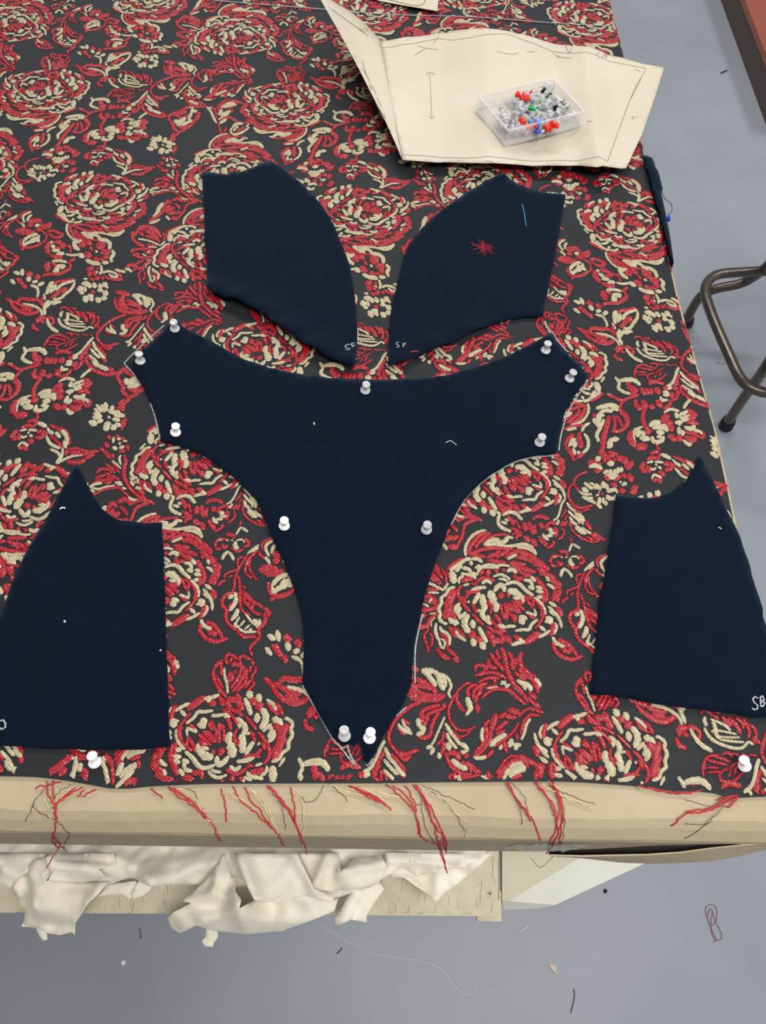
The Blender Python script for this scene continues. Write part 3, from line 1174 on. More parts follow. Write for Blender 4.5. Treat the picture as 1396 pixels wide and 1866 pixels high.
g30 450,150 500,200 540,290 580,360
g24 480,140 530,160
r30 540,140 570,220 580,290
r34 600,370 620,430 640,490 690,540
r30 590,150 640,110 740,70 850,55 950,80
r36 600,180 660,140
g40 700,140 770,110 850,100
g34 610,240 660,180
g34 640,250 720,210 780,190
g24 610,310 680,270 760,220
r30 790,170 810,200
r24 870,50 880,100
g36 630,360 680,330 720,310
r34 640,320 720,280 790,290 870,340
r30 720,430 690,480
g26 800,430 780,480 820,520 900,510 980,470 1040,420
g30 800,430 850,380 900,370 950,370
g24 820,470 860,420
g30 870,400 880,430
r22 830,400 880,350 960,360
r30 860,490 930,440 980,420
r24 970,360 1040,340
g20 1040,370 1000,410
r24 770,460 770,500
@W 60 480 200
r30 1190,665 1100,690 1000,740 910,800 850,870 820,920 830,980 880,1040 960,1060 1040,1040 1095,1030
r26 820,800 850,840
r30 880,1060 950,1100 1010,1070
g30 940,830 970,870 1060,900
g24 990,790 1000,840 1050,880
r24 990,790 1050,830
r24 920,860 990,910
g28 775,955 720,1010 670,1080 600,1150 500,1200
g36 510,1220 570,1200
g34 770,1010 800,1090 850,1130
g40 840,1130 880,1190 920,1220
g30 740,1100 800,1170 850,1210
g30 720,1180 780,1230 820,1260
g56 770,1260 830,1310
g50 830,1310 900,1340 960,1360
r30 690,1180 680,1260 730,1330 800,1380
r34 820,1060 870,1110 930,1190
r44 900,1230 930,1260
r50 970,1360 1010,1380
r30 700,1090 650,1160
r44 600,1230 640,1180
r30 600,1300 640,1240
r20 710,1190 740,1250
"""
# ------------------------------------------------------------------ materials
M = {}
M['ground'] = weave('charcoal_satin', srgb(33, 36, 39), srgb(24, 27, 29), srgb(46, 49, 53), 420, .6, .00006, spec=.2, sheen=.07, tint=(.55, .75, 1, 1), axis='Y', band=(14, 600, 1))
M['red'] = weave('red_brocade_yarn', srgb(160, 12, 32), srgb(92, 4, 16), srgb(190, 26, 46), 240, .36, .0005, spec=.55, axis='D', nscale=260, speck=(srgb(226, 150, 140), 620, .69))  # pale specks are thread glints painted into the red
M['gold'] = weave('gold_brocade_yarn', srgb(190, 177, 142), srgb(118, 101, 66), srgb(216, 207, 178), 240, .30, .0006, spec=.65, axis='D', nscale=220)
M['outline'] = material('black_binding_yarn', srgb(16, 16, 17), .75)
M['navy'] = weave('navy_wool', srgb(5, 17, 33), srgb(2, 10, 23), srgb(11, 25, 43), 420, .9, .00012, sheen=.12, spec=.10, tint=(.45, .68, 1, 1))
M['chalk'] = material('white_chalk', srgb(190, 194, 194), .95, noise=(srgb(60, 66, 74), 900, .75, 3))
M['kraft'] = material('kraft_paper', srgb(180, 165, 138), .8, noise=(srgb(166, 149, 120), 9, .6, 8), bump=(70, .5, .002))
M['kraft_dark'] = material('creased_kraft_paper', srgb(196, 180, 152), .8, noise=(srgb(180, 162, 134), 14, .6, 8), bump=(45, .2, .002))
M['pattern'] = material('pattern_card', srgb(208, 199, 181), .7, noise=(srgb(196, 184, 162), 9, .7, 6), bump=(25, .25, .003))
M['pencil'] = material('pencil_line', srgb(140, 134, 120), .9)
M['steel'] = material('steel_needle', srgb(200, 200, 205), .25, metallic=1)
M['clear'] = material('clear_pin_plastic', srgb(252, 252, 255), .08, trans=.6, ior=1.45, spec=.7, coat=.5)
M['white_pl'] = material('white_pin_plastic', srgb(246, 244, 248), .25, spec=.5)
M['tray'] = material('clear_tray_plastic', srgb(250, 250, 252), .06, ior=1.45, spec=.7, alpha=.2)
M['red_pl'] = material('red_pin_plastic', srgb(235, 42, 20), .2)
M['green_pl'] = material('green_pin_plastic', srgb(20, 165, 80), .2)
M['lime_pl'] = material('pale_green_pin_plastic', srgb(165, 215, 150), .15, trans=.4)
M['blue_pl'] = material('blue_pin_plastic', srgb(45, 80, 200), .2)
M['black_pl'] = material('black_pin_plastic', srgb(16, 16, 18), .25)
M['floor'] = material('painted_concrete', srgb(143, 149, 158), .42, noise=(srgb(155, 160, 169), 3.5, .75, 6), bump=(160, .15, .002), spec=.35)
M['tube'] = material('brown_steel_tube', srgb(100, 91, 84), .3, metallic=.55, spec=.6, noise=(srgb(70, 62, 58), 60, .5))
M['rubber'] = material('black_rubber', srgb(24, 24, 26), .6)
M['muslin'] = material('muslin_cloth', srgb(246, 240, 224), .88, noise=(srgb(236, 226, 200), 20, .6), bump=(900, .2, .0006), sheen=.2)
M['shelf'] = material('cream_painted_board', srgb(210, 202, 176), .7, noise=(srgb(190, 182, 152), 70, .5, 8), bump=(300, .2, .001))
M['scuff'] = material('board_scratch', srgb(160, 150, 122), .9)
M['panel'] = material('offwhite_board', srgb(226, 226, 214), .55, noise=(srgb(204, 202, 184), 8, .5))
M['panel2'] = material('beige_board', srgb(196, 190, 164), .55, noise=(srgb(206, 200, 178), 8, .5))
M['brick'] = material('red_brown_laminate', srgb(152, 84, 68), .45, noise=(srgb(146, 78, 62), 12, .5))
M['brick_dark'] = material('dark_brown_edge', srgb(84, 72, 68), .6)
M['tape'] = material('clear_tape', srgb(250, 246, 236), .12, alpha=.13, spec=.7)
M['tape_crumpled'] = material('wrinkled_clear_tape', srgb(235, 232, 225), .15, alpha=.4, spec=.8)
M['yarn_red'] = material('red_thread', srgb(184, 44, 56), .7)
M['yarn_gold'] = material('gold_thread', srgb(228, 208, 160), .35, metallic=.3)
M['yarn_black'] = material('dark_thread', srgb(58, 50, 44), .8)
M['yarn_white'] = material('white_thread', srgb(230, 232, 234), .8)
M['yarn_blue'] = material('blue_thread', srgb(60, 150, 190), .7)
M['under'] = material('dark_board_underside', srgb(120, 104, 80), .8)

# ------------------------------------------------------------------ floor
mb = MB(); mb.add([(-4, -3, 0), (4, -3, 0), (4, 6, 0), (-4, 6, 0), (-4, -3, -.1), (4, -3, -.1), (4, 6, -.1), (-4, 6, -.1)],
                  [(0, 1, 2, 3), (7, 6, 5, 4), (0, 4, 5, 1), (1, 5, 6, 2), (2, 6, 7, 3), (3, 7, 4, 0)])
tag(mb.build('floor', M['floor']), kind='structure')
M['wall'] = material('painted_wall', srgb(226, 226, 222), .9)
def wall(name, lo, hi):
    mb = MB(); mb.box(lo, hi); tag(mb.build(name, M['wall']), kind='structure')
wall('wall_left', (-4.1, -3, 0), (-4, 6, 3)); wall('wall_right', (4, -3, 0), (4.1, 6, 3))
wall('wall_front', (-4, -3.1, 0), (4, -3, 3)); wall('wall_back', (-4, 6, 0), (4, 6.1, 3))
wall('ceiling', (-4, -3, 3), (4, 6, 3.1))

# ------------------------------------------------------------------ table
ANG = math.radians(2.0); CA, SA = math.cos(ANG), math.sin(ANG)
def front_y(x):      # front crease line of the table top
    return .0510 + .031 * x
def edge_x(y):       # right edge of the table top, slightly askew
    ys = [.02, .28, .40, .55, .64, .75, .97, 1.06, 3.2]; xs = [.315, .309, .305, .291, .287, .2805, .2725, .266, .12]
    return float(np.interp(y, ys, xs))
BACK = 2.6; LEFT = -1.5
table = empty('cutting_table', (-.3, 1.2, 0), 'large cutting table covered in tan kraft paper under the rose brocade', 'table')
# board
mb = MB()
xr = .30
mb.add([(LEFT, front_y(LEFT) + .010, TZ - .045), (edge_x(.1) - .012, front_y(.3) + .010, TZ - .045), (edge_x(BACK) - .012, BACK, TZ - .045), (LEFT, BACK, TZ - .045),
        (LEFT, front_y(LEFT) + .010, TZ - .004), (edge_x(.1) - .012, front_y(.3) + .010, TZ - .004), (edge_x(BACK) - .012, BACK, TZ - .004), (LEFT, BACK, TZ - .004)],
       [(3, 2, 1, 0), (4, 5, 6, 7), (0, 1, 5, 4), (1, 2, 6, 5), (2, 3, 7, 6), (3, 0, 4, 7)])
o = mb.build('tabletop', M['under']); adopt(table, o)
# paper cover: top, rolled front bevel, hanging apron, right lip
mb = MB(); xs = np.linspace(LEFT, edge_x(.06) + .004, 120); rows = []
def cover_prof(x, k):
    y = front_y(x); n1 = .0006 * math.sin(37 * x) + .0004 * math.sin(91 * x + 1)
    s = float(np.interp(x, [.13, .20, .29, .33], [0, .0035, .0095, .011]))
    P = [(y + .10, TZ - .0022), (y + .012, TZ - .0018), (y + .002 + n1, TZ - .0022), (y - .004 + n1, TZ - .006),
         (y - .0108 + n1 * .5, TZ - .0125), (y - .0120, TZ - .016), (y - .0145 + s * .5, TZ - .048), (y - .0165 + s, TZ - .070)]
    return P[k]
K = 8
for x in xs:
    for k in range(K):
        yy, zz = cover_prof(x, k); rows.append((x, yy, zz))
fs = [(i * K + k, i * K + k + 1, (i + 1) * K + k + 1, (i + 1) * K + k) for i in range(len(xs) - 1) for k in range(K - 1)]
mb.add(rows, fs)
# rest of the top to the back and right lip
ys = np.linspace(.05, BACK, 60); b = []
for y in ys:
    e = edge_x(y) + (.0048 if y < .64 else .0)
    yy = max(y, front_y(e) + .012)
    b += [(LEFT, max(y, front_y(LEFT) + .10), TZ - .0024), (e - .02, yy, TZ - .0024), (e - .004, yy, TZ - .004), (e, yy, TZ - .010), (e, yy, TZ - .06)]
mb.add(b, [(i * 5 + k, i * 5 + k + 1, (i + 1) * 5 + k + 1, (i + 1) * 5 + k) for i in range(len(ys) - 1) for k in range(4)])
cover = mb.build('paper_cover', M['kraft'], smooth=False)
mod = cover.modifiers.new('thickness', 'SOLIDIFY'); mod.thickness = .0008; mod.offset = 1
adopt(table, cover)
# loose paper flap gaping at the right end of the apron
mb = MB()
top = [(1000, 1556, .822), (1060, 1557.5, .822), (1130, 1556, .822), (1180, 1555, .822), (1240, 1551, .822), (1300, 1543, .822), (1350, 1538, .822), (1396, 1534, .822), (1440, 1530, .822)]
bot = [(1000, 1559), (1060, 1564), (1130, 1572), (1180, 1574), (1240, 1573), (1300, 1569), (1350, 1560), (1396, 1549), (1440, 1540)]
vs = []
for (x, y, z), (bx, by) in zip(top, bot):
    p = at(x, y, z); q = at(bx, by, z - .045)
    vs += [p + np.array([0, -.0015, .0]), (p + q) / 2 + np.array([0, -.001, 0]), q]
mb.add(vs, [(3 * i + k, 3 * i + k + 1, 3 * i + 4 + k, 3 * i + 3 + k) for i in range(len(top) - 1) for k in (0, 1)])
flap = mb.build('loose_paper_flap', M['kraft_dark']); mod = flap.modifiers.new('thickness', 'SOLIDIFY'); mod.thickness = .0012
tag(flap, 'torn kraft paper edge gaping open at the table corner'); adopt(table, flap)
# added dark sheet, its colour painted as the shade inside the gape
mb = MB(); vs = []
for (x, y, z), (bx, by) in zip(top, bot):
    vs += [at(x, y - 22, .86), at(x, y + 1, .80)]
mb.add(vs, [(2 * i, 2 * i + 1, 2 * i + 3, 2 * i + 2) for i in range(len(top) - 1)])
o = mb.build('gape_shade', material('painted_gape_shade', srgb(48, 34, 26), .9)); adopt(table, o)
# shelf board with its fascia
SZ = .45
def shp(x, y, z): return at(x, y, z)
a = at(-420, 1660, SZ); b = at(912, 1669.5, SZ); c = at(911, 1500, SZ); mb = MB()
bx = [a, b, np.array([b[0] - .012, 2.3, SZ]), np.array([a[0], 2.3, SZ])]
mb.add([tuple(p) for p in bx] + [(p[0], p[1], SZ - .022) for p in bx], [(0, 1, 2, 3), (7, 6, 5, 4), (0, 4, 5, 1), (1, 5, 6, 2), (2, 6, 7, 3), (3, 7, 4, 0)])
for x, y0, y1, w in [(244, 1644, 1662, .0012), (898, 1560, 1600, .0008), (909, 1562, 1640, .0016)]:
    ribbon([at(x, y0, SZ)[:2], at(x - 3 if w < .0014 and x < 300 else x, y1, SZ)[:2]], w, SZ, mb, 1)
rs = random.Random(3)
for k in range(70):
    x = rs.choice([rs.uniform(150, 320), rs.uniform(660, 905)]); y = rs.uniform(1600, 1655); L = rs.uniform(4, 20)
    ribbon([at(x, y, SZ)[:2], at(x + rs.uniform(-1, 1), y + L if y + L < 1664 else 1664, SZ)[:2]], rs.uniform(.0003, .0007), SZ, mb, 1)
for k in range(60):
    x = rs.uniform(0, 905); y = 1664 + rs.uniform(-2, 2)
    ribbon([at(x, y, SZ)[:2], at(x + rs.uniform(2, 8), y, SZ)[:2]], .0006, SZ, mb, 1)
shelf = mb.build('shelf', [M['shelf'], M['scuff']]); adopt(table, shelf)
mb = MB(); p = at(893, 1628, SZ); mb.lathe(p, (0, 0, 1), [(.0045, -.001), (.0045, .0005), (.0035, .0009)], 16)
o = mb.build('screw_head', M['shelf']); adopt(table, o)
mb = MB(); c0 = at(893, 1628, SZ + .001)[:2]
ribbon([c0 + (-.003, 0), c0 + (.003, 0)], .0008, SZ + .001, mb); ribbon([c0 + (0, -.003), c0 + (0, .003)], .0008, SZ + .001, mb)
o = mb.build('screw_slot', M['rubber']); adopt(table, o)
mb = MB(); p0 = at(870, 1672, SZ - .012); p1 = at(912, 1676, SZ - .022)
mb.box((p0[0], min(p0[1], p1[1]) - .002, SZ - .022), (p1[0], p0[1] + .03, SZ - .014))
o = mb.build('corner_block', M['shelf']); adopt(table, o)
# off-white slanting board beside the shelf
mb = MB()
z1 = .40
P = [at(915, 1500, z1), at(1230, 1500, z1), at(1290, 1520, z1), at(1180, 1571, z1), at(1010, 1649, z1 - .01), at(925, 1644, z1 - .008)]
mb.add([at(915, 1500, z1), at(1075, 1552, z1), at(928, 1642, z1 - .004), at(915, 1640, z1)], [(0, 3, 2, 1)], 1)
mb.add([at(915, 1500, z1), at(1290, 1510, z1 - .004), at(1180, 1571, z1 - .006), at(1012, 1649, z1 - .016), at(980, 1655, z1 - .02), at(917, 1658, z1 - .02), at(915, 1640, z1), at(928, 1642, z1 - .004), at(1075, 1552, z1)],
       [(0, 8, 1), (1, 8, 2), (8, 7, 3, 2), (7, 6, 5, 4, 3)], 0)
o = mb.build('corner_panel', [M['panel'], M['panel2']])
md = o.modifiers.new('thickness', 'SOLIDIFY'); md.thickness = .012; md.offset = -1
tag(o, 'off-white slanting board under the table corner beside the shelf'); adopt(table, o)
# legs
for lx, ly in ((-1.3, .35), (.17, .35), (-1.3, 2.2), (.08, 2.2)):
    mb = MB(); mb.box((lx - .03, ly - .03, 0), (lx + .03, ly + .03, TZ - .045)); o = mb.build('leg', M['shelf']); adopt(table, o)
# tape on the apron
def strip(name, top_px, bot_px, mat, off, parent, label):
    """top_px on the table plane, bot_px on the apron"""
    mbb = MB(); n = 14; vs = []
    for i in range(n + 1):
        t = i / n; x = top_px[0][0] + (top_px[1][0] - top_px[0][0]) * t
        X = at(x, top_px[0][1], TZ)[0]
        for k in range(1, 7):
            yy, zz = cover_prof(X, k)
            if k == 1: yy += .004
            vs.append((X + (.002 * math.sin(9 * k + i) if off > .001 else 0), yy - off * .7, zz + off))
    mbb.add(vs, [(i * 6 + k, i * 6 + k + 1, (i + 1) * 6 + k + 1, (i + 1) * 6 + k) for i in range(n) for k in range(bot_px)])
    oo = mbb.build(name, mat); adopt(parent, oo); tag(oo, label); return oo
strip('tape_strip', ((958, 1478), (1066, 1478)), 5, M['tape'], .0006, table, 'clear tape holding the kraft paper')
mb = MB(); vs = []; nx, ny = 16, 6
for i in range(nx + 1):
    for j in range(ny + 1):
        u = i / nx; v = j / ny
        x = 915 + 125 * u + 12 * (1 - v); y = 1521 + 36 * v
        X = at(x, y, .85)[0]; yf = front_y(X) - .0125; p0 = yf - .0016 - .002 * rng.random()
        zt = TZ - .018 - .056 * v
        vs.append((X + rng.normal(0, .0012), p0 - .002 * v, zt))
mb.add(vs, [(i * (ny + 1) + j, i * (ny + 1) + j + 1, (i + 1) * (ny + 1) + j + 1, (i + 1) * (ny + 1) + j) for i in range(nx) for j in range(ny)])
o = mb.build('crumpled_tape', M['tape_crumpled']); tag(o, 'wrinkled clear tape with paper bits stuck in it'); adopt(table, o)

# ------------------------------------------------------------------ brocade
HM = np.array([[683.103061, 202.029398, 1380.50501], [36.8491944, -523.714355, 1386.84461], [.00227877056, .281667763, 1.0]])
HI = np.linalg.inv(HM)
def to_uv(p):
    q = np.c_[p, np.ones(len(p))] @ HI.T; return q[:, :2] / q[:, 2:]
ORG = np.array([.29183665, .10365604]); AV = np.array([.28, 0]); BV = np.array([-.0134413381, .360762733])
def uv_xy(u): return ORG + u[:, :1] * AV + u[:, 1:] * BV
FRONT = pxs('-300,1405 -100,1411 0,1415 60,1416 108,1421 150,1428 215,1440 280,1433 380,1429 560,1428 700,1428 800,1426 940,1425 1040,1425 1100,1429 1170,1434 1230,1443 1262,1442 1300,1446 1330,1455 1396,1452 1460,1450')
def fab_front(x): return float(np.interp(x, FRONT[:, 0], FRONT[:, 1]))
RB = .011; BASE = TZ + .0012
fold = noise2(5, 6, .0009)
def fab(x, y, h=0.0):
    """cloth surface point: flat on the table, rolled over its right edge"""
    e = edge_x(y) - .0088
    z = BASE + fold(x, y)
    if x <= e: return (x, y, z + h)
    s = x - e
    if s < RB * 1.35:
        a = s / RB; return (e + (RB + h) * math.sin(a), y, z - RB + (RB + h) * math.cos(a))
    a = 1.35; return (e + (RB + h) * math.sin(a) + (s - RB * a) * math.cos(a), y, z - RB + (RB + h) * math.cos(a) - (s - RB * a) * math.sin(a))
FV = []; FF = []; FM = []
nx, ny = 150, 190
yt = np.linspace(0, 1, ny + 1) ** 1.6
xcols = np.concatenate([np.linspace(-1.25, .24, nx - 40), np.linspace(.2425, .345, 41)])
for x in xcols:
    y0 = fab_front(x)
    for t in yt:
        y = y0 + (2.3 - y0) * t; FV.append(fab(x, y))
nr = ny + 1
for i in range(len(xcols) - 1):
    for j in range(ny):
        a = i * nr + j; FF.append((a, a + nr, a + nr + 1, a + 1)); FM.append(0)
# woven motifs
def load_strokes():
    out = []; cur = None
    for L in STROKES.splitlines():
        if not L: continue
        if L[0] == '@':
            q = L[1:].split(); cur = (int(q[1]), int(q[2]), int(q[3]), len(q) > 4); continue
        c = L.split(); P = np.array([[float(k) for k in w.split(',')] for w in c[1:]]); W = float(c[0][1:])
        e0 = P[0] - P[1]; e1 = P[-1] - P[-2]; P[0] = P[0] + e0 / (np.linalg.norm(e0) + 1e-6) * W * .25; P[-1] = P[-1] + e1 / (np.linalg.norm(e1) + 1e-6) * W * .25
        Lp = np.linalg.norm(np.diff(P, axis=0), axis=1).sum(); W = W * (1.18 if Lp < 2.2 * W + 30 else 1.12) + 6; P = smooth_path(P, 16); k = cur[2] / 1396.
        d = np.gradient(P, axis=0); d /= np.linalg.norm(d, axis=1)[:, None] + 1e-9
        nn = np.stack([-d[:, 1], d[:, 0]], 1); t = np.linspace(0, 1, len(P))
        ends = np.minimum(t, 1 - t) * (len(P) - 1) * 16 / (W * .6)
        prof = np.sqrt(np.clip(1 - (1 - np.clip(ends, 0, 1)) ** 2, .16, 1)) * (.84 + .16 * np.sin(np.pi * t))
        prof = prof * (1 + .10 * np.sin(np.arange(len(P)) * 1.9 + W) + rng.normal(0, .05, len(P)))
        hw = (W / 2 * prof)[:, None]
        o_ = np.array([cur[0], cur[1]])
        e_ = min(.35, 7.0 / W)
        tri = [to_uv((P + nn * s * hw) * k + o_) for s in (-1 - e_, -1, -.55, 0, .55, 1, 1 + e_)]
        wm = W * k / (2000.)      # rough real width, metres
        hgt = min(.0012, .42 * wm) * np.clip(prof, .3, 1)
        out.append((c[0][0], cur[3], np.stack(tri, 1), hgt))
    return out
ST = load_strokes()
XF = {'A': lambda q: q, 'B': lambda q: np.array([.913, .30]) - q % 1 if False else None}
def expand():
    ref = np.array([-1.0, 0.0])      # crop A sits in u -1..0, v 0..1
    res = []
    for col, rose, T, hg in ST:
        if not rose: res.append((col, T, hg)); continue
        q = T - ref
        res.append((col, q, hg))
        res.append((col, np.array([.052, .327]) + q, hg))
        b_ = np.array([.913, .30]) - q; res.append((col, b_, hg))
        c_ = np.stack([q[..., 0] + .575, .834 - q[..., 1]], -1); res.append((col, c_[:, ::-1], hg))
    return res
EX = expand()
cnt = 0
for col, T, hg in EX:
    c0 = T[:, 2].mean(0); c0 = np.floor(c0)
    for du in range(-5, 2):
        for dv in range(-1, 6):
            Q = T - c0 + (du, dv); n = len(Q)
            XY = (ORG + Q[..., :1] * AV + Q[..., 1:] * BV)
            cx, cy = XY[:, 2].mean(0)
            if cx < -1.2 or cx > .36 or cy < .02 or cy > 2.1: continue
            if cy > .3 + 0 and cx < -.28 - .42 * (cy + .15): continue
            keep = np.array([XY[i, :, 1].min() > fab_front(XY[i, 2, 0]) + .0006 and XY[i, 2, 0] < .342 for i in range(n)])
            if keep.sum() < 2: continue
            idx = np.where(keep)[0]
            runs = np.split(idx, np.where(np.diff(idx) != 1)[0] + 1)
            for rn in runs:
                if len(rn) < 2: continue
                b0 = len(FV); cnt += 1; eps = (cnt % 97) * 2e-6 + (.00012 if col == 'g' else 0)
                for i in rn:
                    h = hg[i]
                    for k, hh in enumerate((-.0001, .30 * h, .8 * h, h, .8 * h, .30 * h, -.0001)):
                        FV.append(fab(XY[i, k, 0], XY[i, k, 1], hh + eps))
                flip = np.cross(XY[rn[1], 3] - XY[rn[0], 3], XY[rn[0], 6] - XY[rn[0], 0]) < 0
                for i in range(len(rn) - 1):
                    for k in range(6):
                        a = b0 + i * 7 + k; q4 = (a, a + 7, a + 8, a + 1)
                        FF.append(q4[::-1] if flip else q4); FM.append(3 if k in (0, 5) else (1 if col == 'r' else 2))
brocade = mesh_obj('brocade_fabric', FV, FF, [M['ground'], M['red'], M['gold'], M['outline']], None, FM, True)
tag(brocade, 'charcoal brocade cloth with raised red and gold roses spread over the table', 'fabric')

# ------------------------------------------------------------------ navy cut pieces
def navy_piece(name, spx, seed, label, dz=.0026, lift=None, fray=.00035):
    O = pxs(spx, TZ + .003); nz = noise2(seed, 14, .0012); nz2 = noise2(seed + 50, 45, .0004)
    def zf(x, y):
        z = TZ + dz + nz(x, y) + nz2(x, y) + .0016
        if lift: z += lift(x, y)
        return z
    cxy = O.mean(0)
    t = empty(name, (cxy[0], cxy[1], TZ + .003), label, 'cut fabric piece')
    o = sheet(O, zf, .0011, .007, 'cloth_panel', M['navy'], None, True, fray); adopt(t, o)
    return t, zf
def curl(spx, amp, w):
    P = pxs(spx)
    def f(x, y):
        d = np.min(np.hypot(P[:, 0] - x, P[:, 1] - y)); return amp * math.exp(-(d / w) ** 2)
    return f
TL = '369,316 392,319 415,321 433,318 450,312 472,303 492,294 510,306 530,321 553,341 575,363 593,387 608,411 621,440 632,469 640,500 645,530 649,565 651,600 650,640 648,676 643,680 634,675 615,667 600,660 577,648 550,631 521,611 500,596 476,580 455,568 436,559 410,551 381,541 379,520 377,480 375,450 373,400 371,360'
TR = '916,316 928,328 942,337 963,346 988,352 1010,355 1030,356 1025,388 1019,422 1012,460 1005,500 996,540 987,579 960,580 932,583 900,593 861,610 830,624 796,640 760,654 731,666 708,674 708,640 709,605 711,575 717,542 726,508 734,475 746,446 760,428 785,402 811,381 840,361 868,343 890,330'
CE = '316,586 336,599 351,607 375,620 401,633 425,647 451,660 490,672 527,681 565,687 602,691 650,693 696,694 730,694 756,693 790,690 816,686 850,677 887,666 920,653 947,641 975,625 1002,610 1020,632 1040,654 1057,671 1070,690 1061,702 1052,716 1040,733 1030,751 1022,772 1017,791 1014,812 1012,829 980,832 947,839 922,850 897,866 870,887 846,911 833,932 821,955 808,988 796,1020 785,1052 776,1085 764,1128 754,1171 752,1210 751,1246 742,1270 731,1291 716,1313 698,1343 685,1370 668,1393 664,1382 659,1367 652,1350 645,1360 637,1356 624,1361 606,1344 594,1323 582,1301 566,1273 551,1246 553,1200 554,1161 551,1133 547,1105 535,1070 521,1035 509,1007 496,980 484,950 466,911 453,897 441,886 423,869 401,851 378,835 351,821 325,812 294,806 293,793 290,784 288,767 284,753 279,743 270,720 264,709 259,701 245,681 233,666 252,647 275,627 295,608'
LL = '140,846 150,866 160,886 172,908 186,926 200,940 216,949 240,953 267,955 296,952 298,1000 300,1050 303,1151 306,1230 308,1300 311,1363 260,1367 200,1368 140,1366 90,1364 40,1361 0,1359 -50,1357 -120,1352 -110,1300 -80,1240 -40,1180 0,1128 14,1090 30,1045 52,1003 75,965 91,935 108,905 124,873'
LR = '1275,830 1284,848 1297,874 1313,908 1331,945 1348,980 1361,1022 1373,1065 1386,1110 1396,1156 1402,1200 1407,1250 1411,1309 1368,1308 1340,1303 1300,1298 1238,1291 1190,1282 1147,1274 1110,1268 1075,1266 1080,1210 1086,1150 1092,1101 1101,1045 1112,985 1117,945 1122,905 1150,907 1175,909 1197,908 1223,899 1237,889 1250,875 1263,853'
tl, zTL = navy_piece('fabric_piece', TL, 1, 'upper left navy cut piece with curled lower edge and chalk letters at its tip', lift=curl('390,545 436,559 476,580 521,611 577,648 634,675 643,678', .0095, .018))
tr, zTR = navy_piece('fabric_piece', TR, 2, 'upper right navy cut piece with a red fluff and blue thread on it', lift=curl('731,666 796,640 861,610 708,672', .005, .014))
ce, zCE = navy_piece('fabric_piece', CE, 3, 'large T-shaped navy piece pinned down in the centre of the brocade')
ll, zLL = navy_piece('fabric_piece', LL, 4, 'lower left navy cut piece with a sharp top corner, running out of the frame')
lr, zLR = navy_piece('fabric_piece', LR, 6, 'lower right navy cut piece lying along the right edge of the table')
# chalk letters
def letters(parent, strokes, zf, w, label):
    mb = MB()
    for s in strokes:
        ribbon(pxs(s, TZ + .005), w, lambda x, y: zf(x, y) + .0011, mb, 0, .0005)
    o = mb.build('chalk_mark', M['chalk']); tag(o, label); adopt(parent, o)
letters(tl, ['638,631 634,630 629,634 631,639 638,640 637,644 630,643', '640,629 643,637', '640,629 646,627', '641,633 648,632'], zTL, .0011, 'white chalk letters S and F')
letters(tr, ['727,625 723,625 722,629 727,632 727,635 722,635', '735,627 734,635', '735,627 740,627', '735,631 739,630'], zTR, .0009, 'white chalk letters S and F')
letters(lr, ['1380,1273 1374,1270 1370,1275 1373,1281 1379,1286 1379,1292 1373,1294 1369,1291', '1384,1271 1385,1288', '1384,1271 1388,1269 1391,1276 1386,1279', '1386,1279 1392,1281 1390,1287 1385,1288'], zLR, .0012, 'white chalk letters S and B')
letters(ll, ['1,1314 6,1312 10,1318 10,1325 4,1329 -1,1326'], zLL, .0013, 'white chalk ring')
# chalk line drawn on the brocade around the centre piece, and across the far end
mb = MB()
zb = lambda x, y: BASE + fold(x, y) + .0012
for s in ['300,596 262,630 232,660 229,667 243,682 257,703', '291,800 290,790 283,760 275,738', '484,952 500,984 524,1036 549,1102 557,1160 554,1248', '401,846 440,881 468,909', '551,1250 583,1306 608,1349 626,1364 638,1354', '628,1345 640,1380 650,1395', '660,1360 668,1396 680,1383', '756,1246 757,1180 770,1120', '1070,697 1060,712 1036,750 1022,792 1017,824', '1012,833 960,838 905,862 850,908 822,958', '740,1290 722,1306', '1004,607 1018,628 1034,645', '620,1362 645,1394']:
    mb = MB(); ribbon(pxs(s), .0011, zb, mb, 0, .0004); tag(mb.build('chalk_line', M['chalk'], brocade), 'white chalk line drawn round the T-shaped piece')
mb = MB(); ribbon(pxs('391,5 500,14 600,22 720,31 870,36 1000,46 1118,52'), .0013, zb, mb, 0, .0006)
o = mb.build('chalk_line', M['chalk'], brocade); tag(o, 'thin white chalk line across the far part of the cloth')

# ------------------------------------------------------------------ loose ends of yarn along the cut front edge
def yarn_points(s, zlist=None):
    P = np.array([[float(k) for k in q.split(',')] for q in s.split()])
    P = smooth_path(P, 6); out = []
    for x, y in P:
        q = at(x, y, TZ + .0016); yl = front_y(q[0])
        if q[1] < yl + .001:      # runs over the bevel / apron: project onto it
            best = None
            for k in range(2, 7):
                (ya, za), (yb, zc) = cover_prof(q[0], k), cover_prof(q[0], k + 1)
                for t in np.linspace(0, 1, 8):
                    p = np.array([q[0], ya + (yb - ya) * t, za + (zc - za) * t])
                    d = p - CAM; c = R.T @ d; py = 933 + FPX * c[1] / c[2]
                    if best is None or abs(py - y) < best[0]: best = (abs(py - y), p)
            zz = best[1][2]; q = at(x, y, zz) if best[0] < 1.5 else at(x, y, .80)
            q = q + np.array([0, -.0012, .0012])
        out.append(q)
    return out
